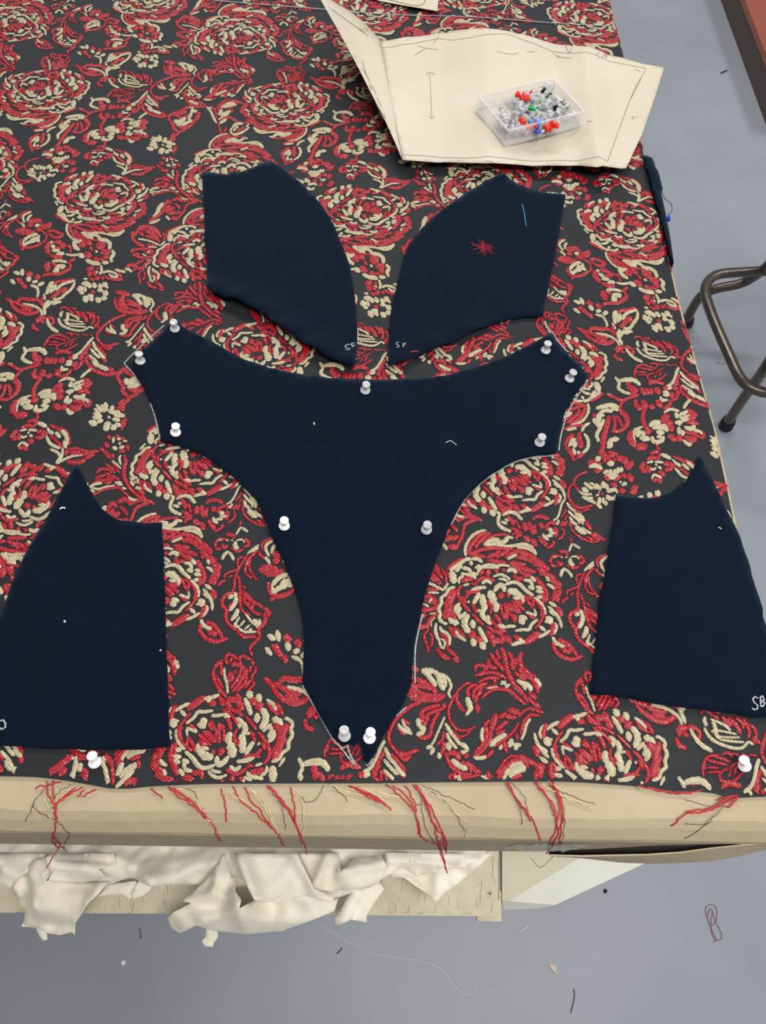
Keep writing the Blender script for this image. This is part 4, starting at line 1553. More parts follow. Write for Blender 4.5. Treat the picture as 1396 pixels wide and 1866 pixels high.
YARNS = [
 ('b', '90,1428 75,1445 62,1460 60,1472 75,1480 95,1487 118,1506 128,1520 118,1538 126,1552'), ('b', '62,1462 50,1492'),
 ('r', '85,1424 88,1450 100,1470 103,1500 97,1530 108,1542'), ('r', '96,1424 98,1455 106,1490'), ('r', '112,1538 100,1556 86,1580'), ('r', '97,1520 110,1534 120,1545'),
 ('g', '80,1450 86,1470 96,1492'), ('r', '150,1434 125,1448 100,1468'), ('r', '138,1434 112,1456 96,1475'), ('g', '140,1430 118,1446 92,1466'), ('r', '155,1438 140,1452'), ('r', '175,1437 150,1454'), ('b', '128,1432 108,1444 95,1456'), ('r', '110,1424 85,1432 64,1436'),
 ('r', '276,1437 296,1456'), ('r', '305,1434 340,1455 380,1490 392,1506 402,1530'), ('r', '318,1437 352,1463 386,1494'), ('r', '310,1438 345,1464 376,1488'), ('g', '320,1434 350,1450 370,1478 392,1502'), ('b', '340,1438 358,1450 356,1466'),
 ('r', '403,1438 409,1462 414,1494'), ('r', '425,1434 440,1460 470,1484 500,1510 518,1538'), ('r', '445,1434 460,1462 480,1484 506,1516'), ('g', '410,1440 440,1456 452,1462'), ('g', '452,1434 476,1460 494,1492 508,1514'), ('g', '458,1438 484,1466 498,1496'),
 ('r', '488,1432 512,1462 536,1492 552,1530 560,1556'), ('r', '529,1434 535,1464 540,1500 556,1540'), ('r', '492,1434 520,1466 540,1500'), ('g', '530,1434 550,1456 554,1484 552,1520 554,1550'), ('b', '500,1438 512,1470 522,1506'), ('b', '590,1431 578,1455 560,1462 548,1450'), ('b', '606,1431 625,1450 634,1460'),
 ('r', '635,1432 665,1442 690,1456 714,1476'), ('r', '650,1436 680,1452 702,1468'), ('r', '640,1434 660,1446 690,1462'), ('g', '656,1432 680,1446 698,1458'), ('g', '600,1430 640,1444 660,1448'), ('g', '668,1436 700,1446 728,1452'),
 ('r', '706,1430 735,1456 756,1480 762,1510 770,1524 790,1534 806,1534'), ('r', '716,1431 742,1452 758,1484 768,1522'), ('r', '740,1432 754,1462 758,1480'), ('r', '755,1430 772,1456 786,1490 808,1524 812,1550'), ('r', '758,1432 780,1465 800,1500 813,1530 812,1552'), ('r', '754,1430 776,1460 790,1500 798,1530 806,1560 815,1590'), ('r', '800,1530 806,1552 812,1580'), ('b', '768,1436 770,1480 776,1508 800,1545 812,1580'), ('b', '780,1434 808,1448 840,1462 866,1476'),
 ('g', '765,1432 800,1454 822,1474 852,1496'), ('b', '770,1432 806,1458 830,1484 848,1516'), ('g', '846,1512 850,1524 840,1530'), ('b', '758,1470 768,1464'),
 ('r', '924,1425 940,1455 962,1480 978,1510 984,1530'), ('r', '926,1426 944,1460 966,1492'), ('b', '930,1425 954,1450 962,1478'), ('b', '936,1450 948,1476 951,1500'),
 ('r', '974,1425 1000,1458 1012,1490 1018,1516'), ('r', '978,1426 1006,1462 1014,1484'), ('r', '1003,1423 1018,1455 1026,1480 1022,1500 1010,1530 996,1552'), ('r', '1006,1424 1022,1456 1024,1490 1018,1536'), ('r', '1008,1426 1020,1470 1010,1510 998,1545'), ('b', '1006,1425 1026,1460 1028,1500 1016,1560'), ('g', '1000,1424 1024,1438 1034,1436'), ('g', '985,1428 1030,1452 1080,1472'), ('b', '1000,1432 1040,1450 1086,1466'), ('b', '966,1560 984,1578 992,1570 1012,1556'), ('b', '1034,1541 1050,1541 1060,1544'),
 ('r', '1165,1432 1200,1440 1240,1446 1280,1440'), ('r', '1180,1434 1220,1444 1262,1444'), ('b', '1155,1431 1166,1439'),
 ('r', '1345,1452 1325,1462 1300,1475 1270,1482 1250,1484 1222,1502'), ('r', '1342,1450 1318,1460 1298,1472 1252,1480'), ('r', '1338,1449 1320,1454 1304,1458'), ('r', '1344,1454 1334,1466 1324,1470'), ('b', '1322,1466 1300,1490 1288,1498 1246,1500'), ('b', '1300,1488 1270,1512 1246,1526'), ('b', '1296,1470 1270,1464 1248,1455'), ('r', '1346,1450 1324,1456 1308,1466'),
]
ymb = {'r': [], 'g': [], 'b': []}
for c, s in YARNS:
    mb = MB(); P = yarn_points(s)
    P = [p + rng.normal(0, .0004, 3) for p in P]
    mb.tube(P, {'r': .00055, 'g': .00045, 'b': .00022}[c], 5)
    mb.build('frayed_thread', {'r': M['yarn_red'], 'g': M['yarn_gold'], 'b': M['yarn_black']}[c], brocade, True)
    if c == 'r':       # a second fuzzy ply
        pass

# ------------------------------------------------------------------ push pins
def pin_meshes():
    mb = MB()
    mb.lathe((0, 0, 0), (0, 0, 1), [(.0010, 0), (.0042, .0002), (.0047, .0008), (.0047, .0016), (.0040, .0022), (.0024, .0030), (.0019, .0042), (.0018, .0072), (.0022, .0086), (.0034, .0096), (.0037, .0102), (.0037, .0110), (.0033, .0114), (.0020, .0112), (.0006, .0110)], 24)
    return mb
def make_pin(base, head, mat, label, group='push pins holding the cloth down', name='push_pin', cat='push pin'):
    b = Vector(tuple(map(float, base))); h = Vector(tuple(map(float, head))); ax = (h - b).normalized()
    t = empty(name, b, label, cat, group)
    t.rotation_mode = 'QUATERNION'; t.rotation_quaternion = Vector((0, 0, 1)).rotation_difference(ax)
    body = pin_meshes().build('plastic_body', mat, t, True)
    mb = MB(); mb.tube([(0, 0, .001), (0, 0, -.008)], [.0005, .0004], 6); mb.build('needle', M['steel'], t)
    return t
def zsurf(z): return TZ + z
PINS = [((319, 600), (316, 587), 'clear', 'clear push pin at the top left tip of the T-shaped navy piece'),
        ((256, 659), (253, 645), 'clear', 'clear push pin at the far left corner of the T-shaped navy piece'),
        ((320, 789), (320, 776), 'white_pl', 'white push pin at the lower left shoulder of the T-shaped piece'),
        ((665.5, 712), (667.6, 700.5), 'clear', 'clear push pin at the middle of the top neckline edge'),
        ((994, 639.5), (998.7, 625.8), 'clear', 'clear push pin at the top right tip of the T-shaped piece'),
        ((1037, 691), (1045, 678), 'clear', 'clear push pin leaning at the far right corner of the T-shaped piece'),
        ((983, 807), (988, 796), 'clear', 'clear push pin at the lower right shoulder of the T-shaped piece'),
        ((518, 959), (518, 948), 'white_pl', 'white push pin on the left side of the narrow waist'),
        ((777, 966), (779, 956), 'clear', 'clear push pin on the right side of the narrow waist'),
        ((628, 1342), (627, 1330), 'clear', 'clear push pin left of the notch at the bottom point'),
        ((673, 1346), (675.5, 1333), 'white_pl', 'white push pin right of the notch at the bottom point'),
        ((173.5, 1391), (167, 1376), 'white_pl', 'tilted white push pin in the brocade under the lower left piece'),
        ((1357, 1397), (1356, 1383), 'white_pl', 'white push pin in the brocade below the lower right piece')]
for (bx_, by_), (hx, hy), mt, lb in PINS:
    z0 = TZ + (.0065 if by_ < 1380 and not (bx_ > 1300) else .0042)
    make_pin(at(bx_, by_, z0), at(hx, hy, z0 + .0108), M[mt], lb)

# ------------------------------------------------------------------ pattern papers
PZ = TZ + .016
creases = [((885, 52), (889, 298)), ((1010, 81), (1055, 302)), ((1062, 85), (1088, 305))]
CR = [(at(*a, PZ)[:2], at(*b, PZ)[:2]) for a, b in creases]
def paper_z(x, y):
    def cx(c):
        (x0, y0), (x1, y1) = c; t = (y - y0) / (y1 - y0); return x0 + (x1 - x0) * t
    a, b, c = [cx(q) for q in CR]; l = a - .100
    xs_ = [l - .02, l, (l + a) / 2, a, (a + b) / 2, b, c, c + .03, c + .09]
    zs_ = [.014, .0175, .0105, .0185, .012, .0135, .0240, .0125, .0125]
    return TZ + float(np.interp(x, xs_, zs_))
POUT = '694,75 730,70 765,67 800,61 828,57 860,53 885,52 920,56 953,63 982,72 1010,81 1040,84 1062,85 1095,94 1130,105 1150,111 1170,117 1190,120 1210,124 1200,157 1187,196 1170,245 1155,277 1141,307 1088,305 1055,302 999,302 940,300 885,298 810,296 734,292 731,274 720,225 708,171 700,115'
def pz_pt(x, y):
    p = at(x, y, PZ)
    for _ in range(4): p = at(x, y, paper_z(p[0], p[1]))
    return p
pout = np.array([pz_pt(*[float(k) for k in q.split(',')])[:2] for q in POUT.split()])
paper = empty('sewing_pattern', (pout.mean(0)[0], pout.mean(0)[1], TZ + .004), 'creased tan paper pattern holding the tray of pins, its left flap folded up', 'paper pattern')
o = sheet(pout, paper_z, .0006, .006, 'pattern_sheet', M['pattern'], None, True); adopt(paper, o)
# folded-up flap
T_ = pz_pt(694, 75); B_ = pz_pt(734, 292)
vs = []; nfl = 14; rows_ = 12
edge_px = [(734, 292), (728, 278), (712, 243), (696, 207), (685, 187), (674, 166), (655, 128), (635, 90), (610, 45), (583, -2), (566, -30)]
top_px2 = [(694, 75), (676, 55), (657, 36), (632, 18), (606, 3), (566, -30)]
def lerp_poly(P, t):
    P = np.array(P, float); d = np.r_[0, np.cumsum(np.hypot(*np.diff(P, axis=0).T))]; d /= d[-1]
    return np.array([np.interp(t, d, P[:, 0]), np.interp(t, d, P[:, 1])])
TIPZ = TZ + .070
for i in range(rows_ + 1):           # from fold bottom to tip along free edge; to top of the fold along the fold
    t = i / rows_
    e = lerp_poly(edge_px, t); f_ = lerp_poly([(734, 292), (694, 75)] , min(1, t * 1.0))
    for j in range(nfl + 1):
        s = j / nfl
        g = f_ * (1 - s) + e * s
        if t > .999: g = lerp_poly(top_px2, s)
        h = TZ + .0145 + (TIPZ - TZ - .0145) * (t * s) ** .9 + .002 * math.sin(5 * s + 3 * t) * s * t
        vs.append(at(g[0], g[1], h))
W_ = nfl + 1
mb = MB(); mb.add(vs, [(i * W_ + j, i * W_ + j + 1, (i + 1) * W_ + j + 1, (i + 1) * W_ + j) for i in range(rows_) for j in range(nfl)])
fl = mb.build('folded_flap', M['pattern'], None, True); md = fl.modifiers.new('thickness', 'SOLIDIFY'); md.thickness = .0006
tag(fl, 'raised paper flap folded up along the left crease'); adopt(paper, fl)
def flap_pt(x, y):
    best = min(vs, key=lambda p: np.hypot(*(proj(p) - (x, y)))); return best
def proj(p):
    c = R.T @ (np.asarray(p, float) - CAM); return np.array([698 + FPX * c[0] / c[2], 933 + FPX * c[1] / c[2]])
# pencil work
mb = MB(); pzt = lambda x, y: paper_z(x, y) + .0007
def pl(s, w=.00055):
    ribbon(np.array([pz_pt(*[float(k) for k in q.split(',')])[:2] for q in s.split()]), w, pzt, mb, 0, .0004)
for s in ['783,133 787,217', '776,138 783,133 793,137', '781,212 787,217 793,213', '696,88 740,82 800,72 828,74 885,64 925,64 960,76 1005,94 1060,97 1100,108 1177,126', '1177,126 1150,178 1107,295', '733,283 800,288 860,289 940,292 1040,294 1107,296', '1168,145 1150,180', '1030,84 1038,98 1042,84', '1048,72 1060,71', '1102,103 1110,95', '800,67 790,80', '762,84 770,88 798,92', '755,102 775,90', '905,95 930,100 945,98', '960,95 975,96',
          '1093,98 1088,99 1087,102 1092,104 1089,108', '1097,108 1101,98', '1103,103 1106,100 1106,105 1102,106 1105,102', '1108,100 1109,102 1110,100', '1150,216 1154,213 1153,219', '1158,215 1162,214', '1155,128 1162,129 1168,132', '1006,97 1020,105', '1013,105 1042,107', '1070,222 1078,223', '740,73 745,75', '1118,299 1120,300', '884,295 900,297']:
    pl(s)
o = mb.build('pencil_lines', M['pencil']); tag(o, 'faint pencil seam lines, grain arrow and notes'); adopt(paper, o)
# pencil on flap
mb = MB()
def fpl(s):
    P = smooth_path(np.array([[float(k) for k in q.split(',')] for q in s.split()]), 5); V3 = []
    A_ = np.array([proj(p) for p in vs])
    for x, y in P:
        d = np.hypot(A_[:, 0] - x, A_[:, 1] - y); idx = np.argsort(d)[:4]; w = 1 / (d[idx] + .3); w /= w.sum()
        z = sum(vs[i][2] * w_ for i, w_ in zip(idx, w)); V3.append(at(x, y, z + .0012))
    mb.tube(V3, .00035, 4)
for s in ['598,12 640,42 672,66 692,84', '598,14 640,92 680,160 730,285', '660,110 690,200 715,235', '657,47 655,50 659,53 656,56', '661,58 664,48', '667,52 670,54 667,57 665,54 667,52', '672,48 673,50']: fpl(s)
o = mb.build('flap_pencil_lines', M['pencil']); adopt(paper, o)
# second pattern at the far edge
q2 = '640,-60 672,-10 690,0 730,9 797,23 799,0 812,-60'
z2 = lambda x, y: TZ + .006 + .002 * math.sin(20 * x)
o2 = np.array([at(*[float(k) for k in q.split(',')], TZ + .006)[:2] for q in q2.split()])
t2 = empty('sewing_pattern', (o2.mean(0)[0], o2.mean(0)[1], TZ + .003), 'corner of a second paper pattern at the far top edge of the picture', 'paper pattern')
o = sheet(o2, z2, .0006, .015, 'pattern_sheet', M['pattern'], None, False); adopt(t2, o)
mb = MB(); ribbon(np.array([at(*p, TZ + .007)[:2] for p in [(700, -4), (768, 10), (776, -30)]]), .001, lambda x, y: z2(x, y) + .0007, mb, 0, .0004)
o = mb.build('pencil_lines', M['pencil']); adopt(t2, o)

# ------------------------------------------------------------------ tray of push pins
TZB = TZ + .0185
cL, cF, cR = at(867, 203, TZB), at(921, 266, TZB), at(1058, 230, TZB); cB = cL + (cR - cF)
cor = [cF, cR, cB, cL]; ctr = sum(cor) / 4
tray = empty('pin_tray', ctr, 'open clear plastic tray full of push pins on the paper pattern', 'tray')
HT = .019; TH = .0011
def quad_ring(sc, z): return [ctr + (c - ctr) * sc + np.array([0, 0, z]) for c in cor]
mb = MB()
def solid_ring(o0, i0, z0, z1):
    A0, A1 = quad_ring(o0, z0), quad_ring(o0, z1); B0, B1 = quad_ring(i0, z0), quad_ring(i0, z1)
    vv = A0 + A1 + B0 + B1; ff = []
    for i in range(4):
        j = (i + 1) % 4
        ff += [(i, j, 4 + j, 4 + i), (8 + j, 8 + i, 12 + i, 12 + j), (4 + i, 4 + j, 12 + j, 12 + i), (j, i, 8 + i, 8 + j)]
    mb.add([tuple(q) for q in vv], ff)
solid_ring(1.0, .965, .0015, HT)
o = mb.build('tray_wall', M['tray']); adopt(tray, o)
mb = MB(); solid_ring(1.035, .985, .0, .004); A0 = quad_ring(1.03, 0); A1 = quad_ring(1.03, .0014)
mb.add([tuple(q) for q in A0 + A1], [(3, 2, 1, 0), (4, 5, 6, 7), (0, 1, 5, 4), (1, 2, 6, 5), (2, 3, 7, 6), (3, 0, 4, 7)])
o = mb.build('tray_base', M['tray']); adopt(tray, o)
mb = MB(); solid_ring(1.012, .96, HT - .0015, HT)
o = mb.build('tray_rim', material('bright_plastic_rim', srgb(250, 250, 255), .1, alpha=.25, spec=.8)); adopt(tray, o)
# pins inside: one of each colour, then copies
def loose_pin(mat, label, group):
    t = empty('push_pin', (0, 0, 0), label, 'push pin', group); t.rotation_mode = 'QUATERNION'
    mb = MB()
    mb.lathe((0, 0, -.0055), (0, 0, 1), [(.0042, 0), (.0046, .0008), (.0040, .0020), (.0020, .0032), (.0018, .0072), (.0032, .0092), (.0036, .0104), (.0030, .0112)], 12)
    b_ = mb.build('plastic_body', mat, t, True)
    mb = MB(); mb.tube([(0, 0, -.005), (0, 0, -.0145)], [.00055, .0003], 5); n_ = mb.build('needle', M['steel'], t)
    return t
def copy_pin(t, label=None):
    r = t.copy(); SC.collection.objects.link(r)
    for ch in list(t.children):
        c = ch.copy(); SC.collection.objects.link(c); c.parent = r
    if label: r['label'] = label
    return r
KINDS = {'clear': ('clear push pin lying in the clear plastic tray', 62), }
e1 = (cR - cF); e2 = (cL - cF)
def tray_pt(a, b, z): return cF + e1 * a + e2 * b + np.array([0, 0, z])
SPECIAL = [((948, 176), 'red_pl', 'red push pin, left of the red cluster at the back of the tray'), ((957, 181), 'red_pl', 'red push pin, front one of the red cluster at the back of the tray'), ((962, 172), 'red_pl', 'red push pin, right of the red cluster at the back of the tray'),
           ((968, 231), 'red_pl', 'red push pin beside the blue one at the front wall of the tray'), ((1000, 229), 'red_pl', 'red push pin, left of the pair at the front right wall of the tray'), ((1008, 231), 'red_pl', 'red push pin, right of the pair at the front right wall of the tray'), ((952, 222), 'red_pl', 'red push pin half buried near the front left of the tray'),
           ((970, 203), 'green_pl', 'dark green push pin in the middle of the tray, left one'), ((978, 207), 'green_pl', 'dark green push pin in the middle of the tray, right one'),
           ((986, 186), 'lime_pl', 'pale green push pin in the right half of the tray, left one'), ((996, 182), 'lime_pl', 'pale green push pin in the right half of the tray, right one'),
           ((976, 222), 'lightblue', 'light blue push pin just behind the blue one'), ((980, 233), 'blue_pl', 'deep blue push pin at the front wall of the tray'),
           ((995, 170), 'black_pl', 'black push pin at the back of the tray'), ((1016, 197), 'black_pl', 'black push pin at the right of the tray'), ((1029, 190), 'silver', 'silver metal push pin lying at the right of the tray'), ((928, 227), 'silver', 'silver metal push pin at the front left of the tray')]
M['lightblue'] = material('light_blue_pin_plastic', srgb(130, 165, 225), .2); M['silver'] = material('silver_pin', srgb(190, 192, 196), .3, metallic=.9)
lp = {}
def rot_q(seed):
    r = random.Random(seed); ax = Vector((r.uniform(-1, 1), r.uniform(-1, 1), r.uniform(-.5, .9))).normalized()
    return Vector((0, 0, 1)).rotation_difference(ax)
from mathutils import Quaternion
for k, ((x, y), mt, lb) in enumerate(SPECIAL):
    t = loose_pin(M[mt], lb, 'push pins in the tray')
    t.location = tuple(at(x, y, TZB + .0125)); t.rotation_quaternion = rot_q(100 + k)
proto = None; rs = random.Random(21); placed = 0
tries = 0
while placed < 84 and tries < 3000:
    tries += 1
    a = rs.uniform(.08, .92); b_ = rs.uniform(.06, .92)
    dens = 1.0 if not (b_ > .62 and a < .42) else .04
    if rs.random() > dens: continue
    z = rs.uniform(.0065, .0145)
    if proto is None: proto = loose_pin(M['clear'], 'clear push pin heaped with others like it in the tray', 'push pins in the tray'); t = proto
    else: t = copy_pin(proto)
    t['label'] = 'clear push pin heaped ' + ('at the front' if b_ < .34 else 'in the middle' if b_ < .66 else 'at the back') + ' of the tray, ' + ('left part' if a < .36 else 'centre part' if a < .64 else 'right part')
    t.location = tuple(tray_pt(a, b_, z)); t.rotation_quaternion = rot_q(placed + 500); placed += 1

# ------------------------------------------------------------------ navy strip over the far right edge, with a blue pin
def edge_strip():
    ys = np.linspace(.60, .757, 26); vs = []
    rr = [(-.0105, .0030), (-.002, .0024), (.0040, .0006), (.0078, -.004), (.0085, -.012), (.0095, -.05)]
    for i, y in enumerate(ys):
        e = edge_x(y) + .0035; t = i / 25
        wob = .0035 * math.sin(t * 3.1) + (.004 if t > .68 else 0) - (.003 if t > .9 else 0)
        for k, (dx, dz) in enumerate(rr):
            vs.append((e - .0035 + dx * (.55 if k < 2 else 1) * (.2 + .8 * t) + (wob * .7 if k > 1 else wob * .3), y, TZ + .0016 + dz))
    n = len(rr)
    mb = MB(); mb.add(vs, [(i * n + k, i * n + k + 1, (i + 1) * n + k + 1, (i + 1) * n + k) for i in range(25) for k in range(n - 1)])
    o = mb.build('fabric_scrap', M['navy'], None, True); md = o.modifiers.new('thickness', 'SOLIDIFY'); md.thickness = .0016; md.offset = 1
    return tag(o, 'narrow navy cloth strip hanging over the right edge of the table', 'cut fabric piece')
edge_strip()
pb = at(1201, 399, TZ - .004)
make_pin(pb, pb + np.array([.01, 0, .0015]), M['blue_pl'], 'blue push pin stuck in the right edge of the table', group=None)

# ------------------------------------------------------------------ threads and fluff on the pieces
def thread(name, spx, r, mat, label, cat, z=TZ, zf=None, step=4):
    P = smooth_path(np.array([[float(k) for k in q.split(',')] for q in spx.split()]), step); mb = MB(); V3 = []
    for x, y in P:
        p = at(x, y, z)
        if zf: p = at(x, y, zf(p[0], p[1]) + .0011 + r)
        else: p = at(x, y, z + r)
        V3.append(p)
    mb.tube(V3, r, 5); o = mb.build(name, mat, None, True); return tag(o, label, cat)
thread('loose_thread', '951,372 955,385 957,400 959,412', .0005, M['yarn_blue'], 'short blue thread on the upper right navy piece', 'thread', TZ + .006, zTR)
thread('loose_thread', '748,641 756,640 762,641', .0007, M['yarn_red'], 'tiny red thread beside the chalk letters on the upper right piece', 'thread', TZ + .006, zTR)
thread('loose_thread', '109,928 113,925 119,926', .0007, M['yarn_white'], 'tiny white thread near the top of the lower left piece', 'thread', TZ + .006, zLL)
thread('loose_thread', '1309,961 1312,962 1315,964', .0006, M['yarn_gold'], 'tiny cream thread on the lower right navy piece', 'thread', TZ + .006, zLR)
thread('loose_thread', '812,807 820,803 826,806 832,811', .0003, M['yarn_white'], 'fine pale hair on the right half of the T-shaped piece', 'thread', TZ + .006, zCE)
thread('loose_thread', '291,1186 294,1184', .0006, M['yarn_white'], 'speck of white lint low on the lower left piece', 'lint', TZ + .006, zLL)
thread('loose_thread', '117,1131 119,1134', .0008, M['yarn_white'], 'speck of white lint in the middle of the lower left piece', 'lint', TZ + .006, zLL)
thread('loose_thread', '572,770 573,774', .0006, M['yarn_white'], 'speck of white lint on the left half of the T-shaped piece', 'lint', TZ + .006, zCE)
mb = MB(); c = at(880, 452, TZ + .006)
for k in range(46):
    a = rng.uniform(0, 6.28); L = rng.uniform(.003, .013); zz = zTR(c[0], c[1]) + .0018
    p0 = np.array([c[0] + rng.normal(0, .0018), c[1] + rng.normal(0, .0018), zz]); d = np.array([math.cos(a), math.sin(a), 0]) * L
    mb.tube([p0, p0 + d * .5 + np.array([rng.normal(0, .001), rng.normal(0, .001), rng.uniform(0, .002)]), p0 + d], .00016, 4)
tag(mb.build('red_fluff', M['yarn_red']), 'star-shaped tuft of red fluff on the upper right navy piece', 'fluff')

# ------------------------------------------------------------------ stool
stool = empty('stool', (1.15, 1.15, 0), 'brown tubular steel stool standing right of the table', 'stool')
def tube3(pts, r, name, mat, step=.012, closed=False):
    P = smooth_path(np.array([at(x, y, z) for x, y, z in pts]), step, closed); mb = MB(); mb.tube(P, r, 14, closed=closed); o = mb.build(name, mat, None, True); adopt(stool, o); return o
RT = .0108
tube3([(1252, 582, .03), (1263, 560, .075), (1276, 541, .115), (1290, 532, .14), (1310, 525, .155), (1345, 518, .17), (1368, 508, .19), (1390, 492, .24), (1425, 455, .34), (1480, 390, .52)], RT, 'leg', M['tube'])
tube3([(1327, 768, .03), (1350, 733, .12), (1376, 697, .21), (1396, 668, .28), (1440, 600, .42), (1480, 540, .53)], RT, 'leg', M['tube'])
tube3([(1400, 494, .24), (1350, 496, .24), (1310, 500, .24), (1291, 512, .24), (1285, 531, .24), (1291, 556, .24), (1308, 600, .24), (1332, 654, .24), (1346, 684, .24), (1360, 701, .24), (1382, 712, .24), (1410, 716, .24), (1500, 712, .24), (1560, 690, .24), (1570, 600, .24), (1560, 530, .24), (1520, 500, .24), (1460, 494, .24)], RT, 'foot_ring', M['tube'], closed=True)
for (x, y), (x2, y2) in (((1322, 778), (1330, 764)), ((1251, 590), (1254, 578))):
    p = at(x, y, .002); q = at(x2, y2, .035); d = q - p; d = d / np.linalg.norm(d); mb = MB()
    mb.lathe(p, d, [(.0145, 0), (.0165, .004), (.0160, .020), (.0140, .032), (.0112, .035)], 18)
    o = mb.build('rubber_foot', M['rubber'], None, True); adopt(stool, o)
for fx, fy, tx, ty in ((1.22, 1.02, 1.10, 1.08), (1.20, 1.40, 1.10, 1.25)):
    mb = MB(); mb.tube([(fx, fy, .01), (tx, ty, .53)], RT, 14); o = mb.build('leg', M['tube'], None, True); adopt(stool, o)
sc_ = (at(1480, 390, .52) + at(1480, 540, .53)) / 2
mb = MB(); mb.lathe((sc_[0] + .16, sc_[1] + .0, .53), (0, 0, 1), [(.155, 0), (.165, .006), (.165, .022), (.155, .030)], 40)
o = mb.build('seat', M['brick_dark'], None, True); adopt(stool, o)

# ------------------------------------------------------------------ red unit at the far right
PH = .10
unit = empty('storage_unit', (1.4, 2.3, 0), 'low red-brown topped unit in the top right corner of the picture', 'cabinet')
p0 = at(1350, -20, PH); p1 = at(1408, 130, PH); d = (p1 - p0) / np.linalg.norm(p1 - p0)
s0 = p0 - d * .7; s1 = p1 + d * .15; nrm = np.array([-d[1], d[0], 0]); nrm = nrm if nrm[0] > 0 else -nrm
def slab(a, b, w, z0, z1, name, mat):
    vv = [(p[0], p[1], z) for z in (z0, z1) for p in (a, b, b + nrm * w, a + nrm * w)]
    mb = MB(); mb.add(vv, [(0, 1, 2, 3), (7, 6, 5, 4), (0, 4, 5, 1), (1, 5, 6, 2), (2, 6, 7, 3), (3, 7, 4, 0)]); o = mb.build(name, mat); adopt(unit, o)
    bmx = bmesh.new(); bmx.from_mesh(o.data); bmesh.ops.recalc_face_normals(bmx, faces=bmx.faces); bmx.to_mesh(o.data); bmx.free()
slab(s0, s1, .55, PH - .02, PH, 'top', M['brick']); slab(s0 + nrm * .004, s1 + nrm * .004, .54, 0, PH - .02, 'side_panel', M['brick_dark'])

# ------------------------------------------------------------------ muslin scraps on the shelf
def scrap(spx, zbase, seed, label, amp=.02, folds=(), wr=66, hang=.0):
    """crumpled cloth: outline traced in the picture, relief from folds, front part sagging past the shelf edge"""
    P = np.array([[float(k) for k in q.split(',')] for q in spx.split()])
    O = np.array([at(x, y, zbase - hang * max(0, min(1, (y - 1655) / 30)))[:2] for x, y in P]); n1 = noise2(seed, wr, amp * .5); n2 = noise2(seed + 9, wr * 2.6, amp * .2)
    F = [(np.array([at(*a, zbase)[:2] for a in seg]), h, w) for seg, h, w in folds]
    def zf(x, y):
        a1 = n1(x, y) / (amp * .5); a2 = n1(y * 1.7 + .3, x * 1.7) / (amp * .5); a3 = n2(x + .1, y) / (amp * .2)
        z = zbase + amp * (.5 - 1.0 * abs(a1)) + amp * .45 * (.4 - abs(a2)) + amp * .22 * (.4 - abs(a3))
        for S, h, w in F:
            a, b = S; ab = b - a; t = max(0, min(1, np.dot((x, y) - a, ab) / np.dot(ab, ab))); dd = np.linalg.norm((x, y) - (a + ab * t))
            z += h * max(0, 1 - dd / w) ** 1.3
        if y > -.026: return max(z, SZ + .003)
        return z - hang * min(1, (-.026 - y) / .022)
    o = sheet(O, zf, .0012, .005, 'muslin_scrap', M['muslin'], None, True)
    tag(o, label, 'cloth', 'muslin scraps heaped on the shelf under the table'); return o
scrap('-60,1500 915,1500 880,1556 868,1572 800,1590 760,1598 735,1580 700,1600 650,1625 600,1640 540,1610 480,1612 430,1618 400,1612 330,1612 296,1617 250,1600 210,1612 160,1609 116,1608 60,1625 20,1612 -10,1608 -80,1606', SZ + .03, 11, 'broad crumpled cream muslin sheet lying behind the other scraps on the shelf', .024,
      folds=[(((215, 1560), (300, 1606)), .03, .03), (((300, 1606), (400, 1575)), .035, .03), (((120, 1560), (210, 1590)), .02, .03), (((0, 1560), (60, 1580)), .03, .03), (((430, 1560), (440, 1600)), .02, .03), (((620, 1560), (640, 1600)), .03, .03), (((740, 1562), (860, 1570)), .02, .02)])
scrap('-50,1556 90,1556 70,1580 40,1605 25,1618 -5,1608 -60,1605', SZ + .055, 61, 'white muslin end at the left border of the picture', .018, folds=[(((0, 1560), (45, 1600)), .02, .02)])
scrap('112,1556 118,1570 100,1606 150,1609 205,1608 190,1630 165,1655 150,1680 143,1695 142,1703 136,1698 110,1704 85,1700 70,1692 40,1688 47,1672 50,1660 38,1638 27,1618 30,1602 50,1586 70,1572', SZ + .05, 23, 'white muslin scrap hanging over the left part of the shelf edge', .016, hang=.035,
      folds=[(((75, 1575), (80, 1650)), .02, .018), (((100, 1606), (95, 1570)), .018, .015), (((150, 1690), (190, 1620)), .018, .02)])
scrap('105,1556 210,1556 212,1575 190,1585 200,1600 150,1609 100,1606 110,1580', SZ + .075, 73, 'cream muslin fold with a deep hollow beside the left hanging scrap', .018, folds=[(((110, 1575), (200, 1588)), .022, .012), (((105, 1560), (100, 1604)), .02, .012)])
scrap('195,1612 250,1605 258,1622 238,1638 225,1630 195,1631 180,1635', SZ + .02, 31, 'small pointed muslin corner on the board between the two hanging scraps', .008)
scrap('255,1604 283,1606 275,1622 262,1632 245,1637 240,1630', SZ + .028, 35, 'narrow muslin tail lying beside the small pointed corner', .006)
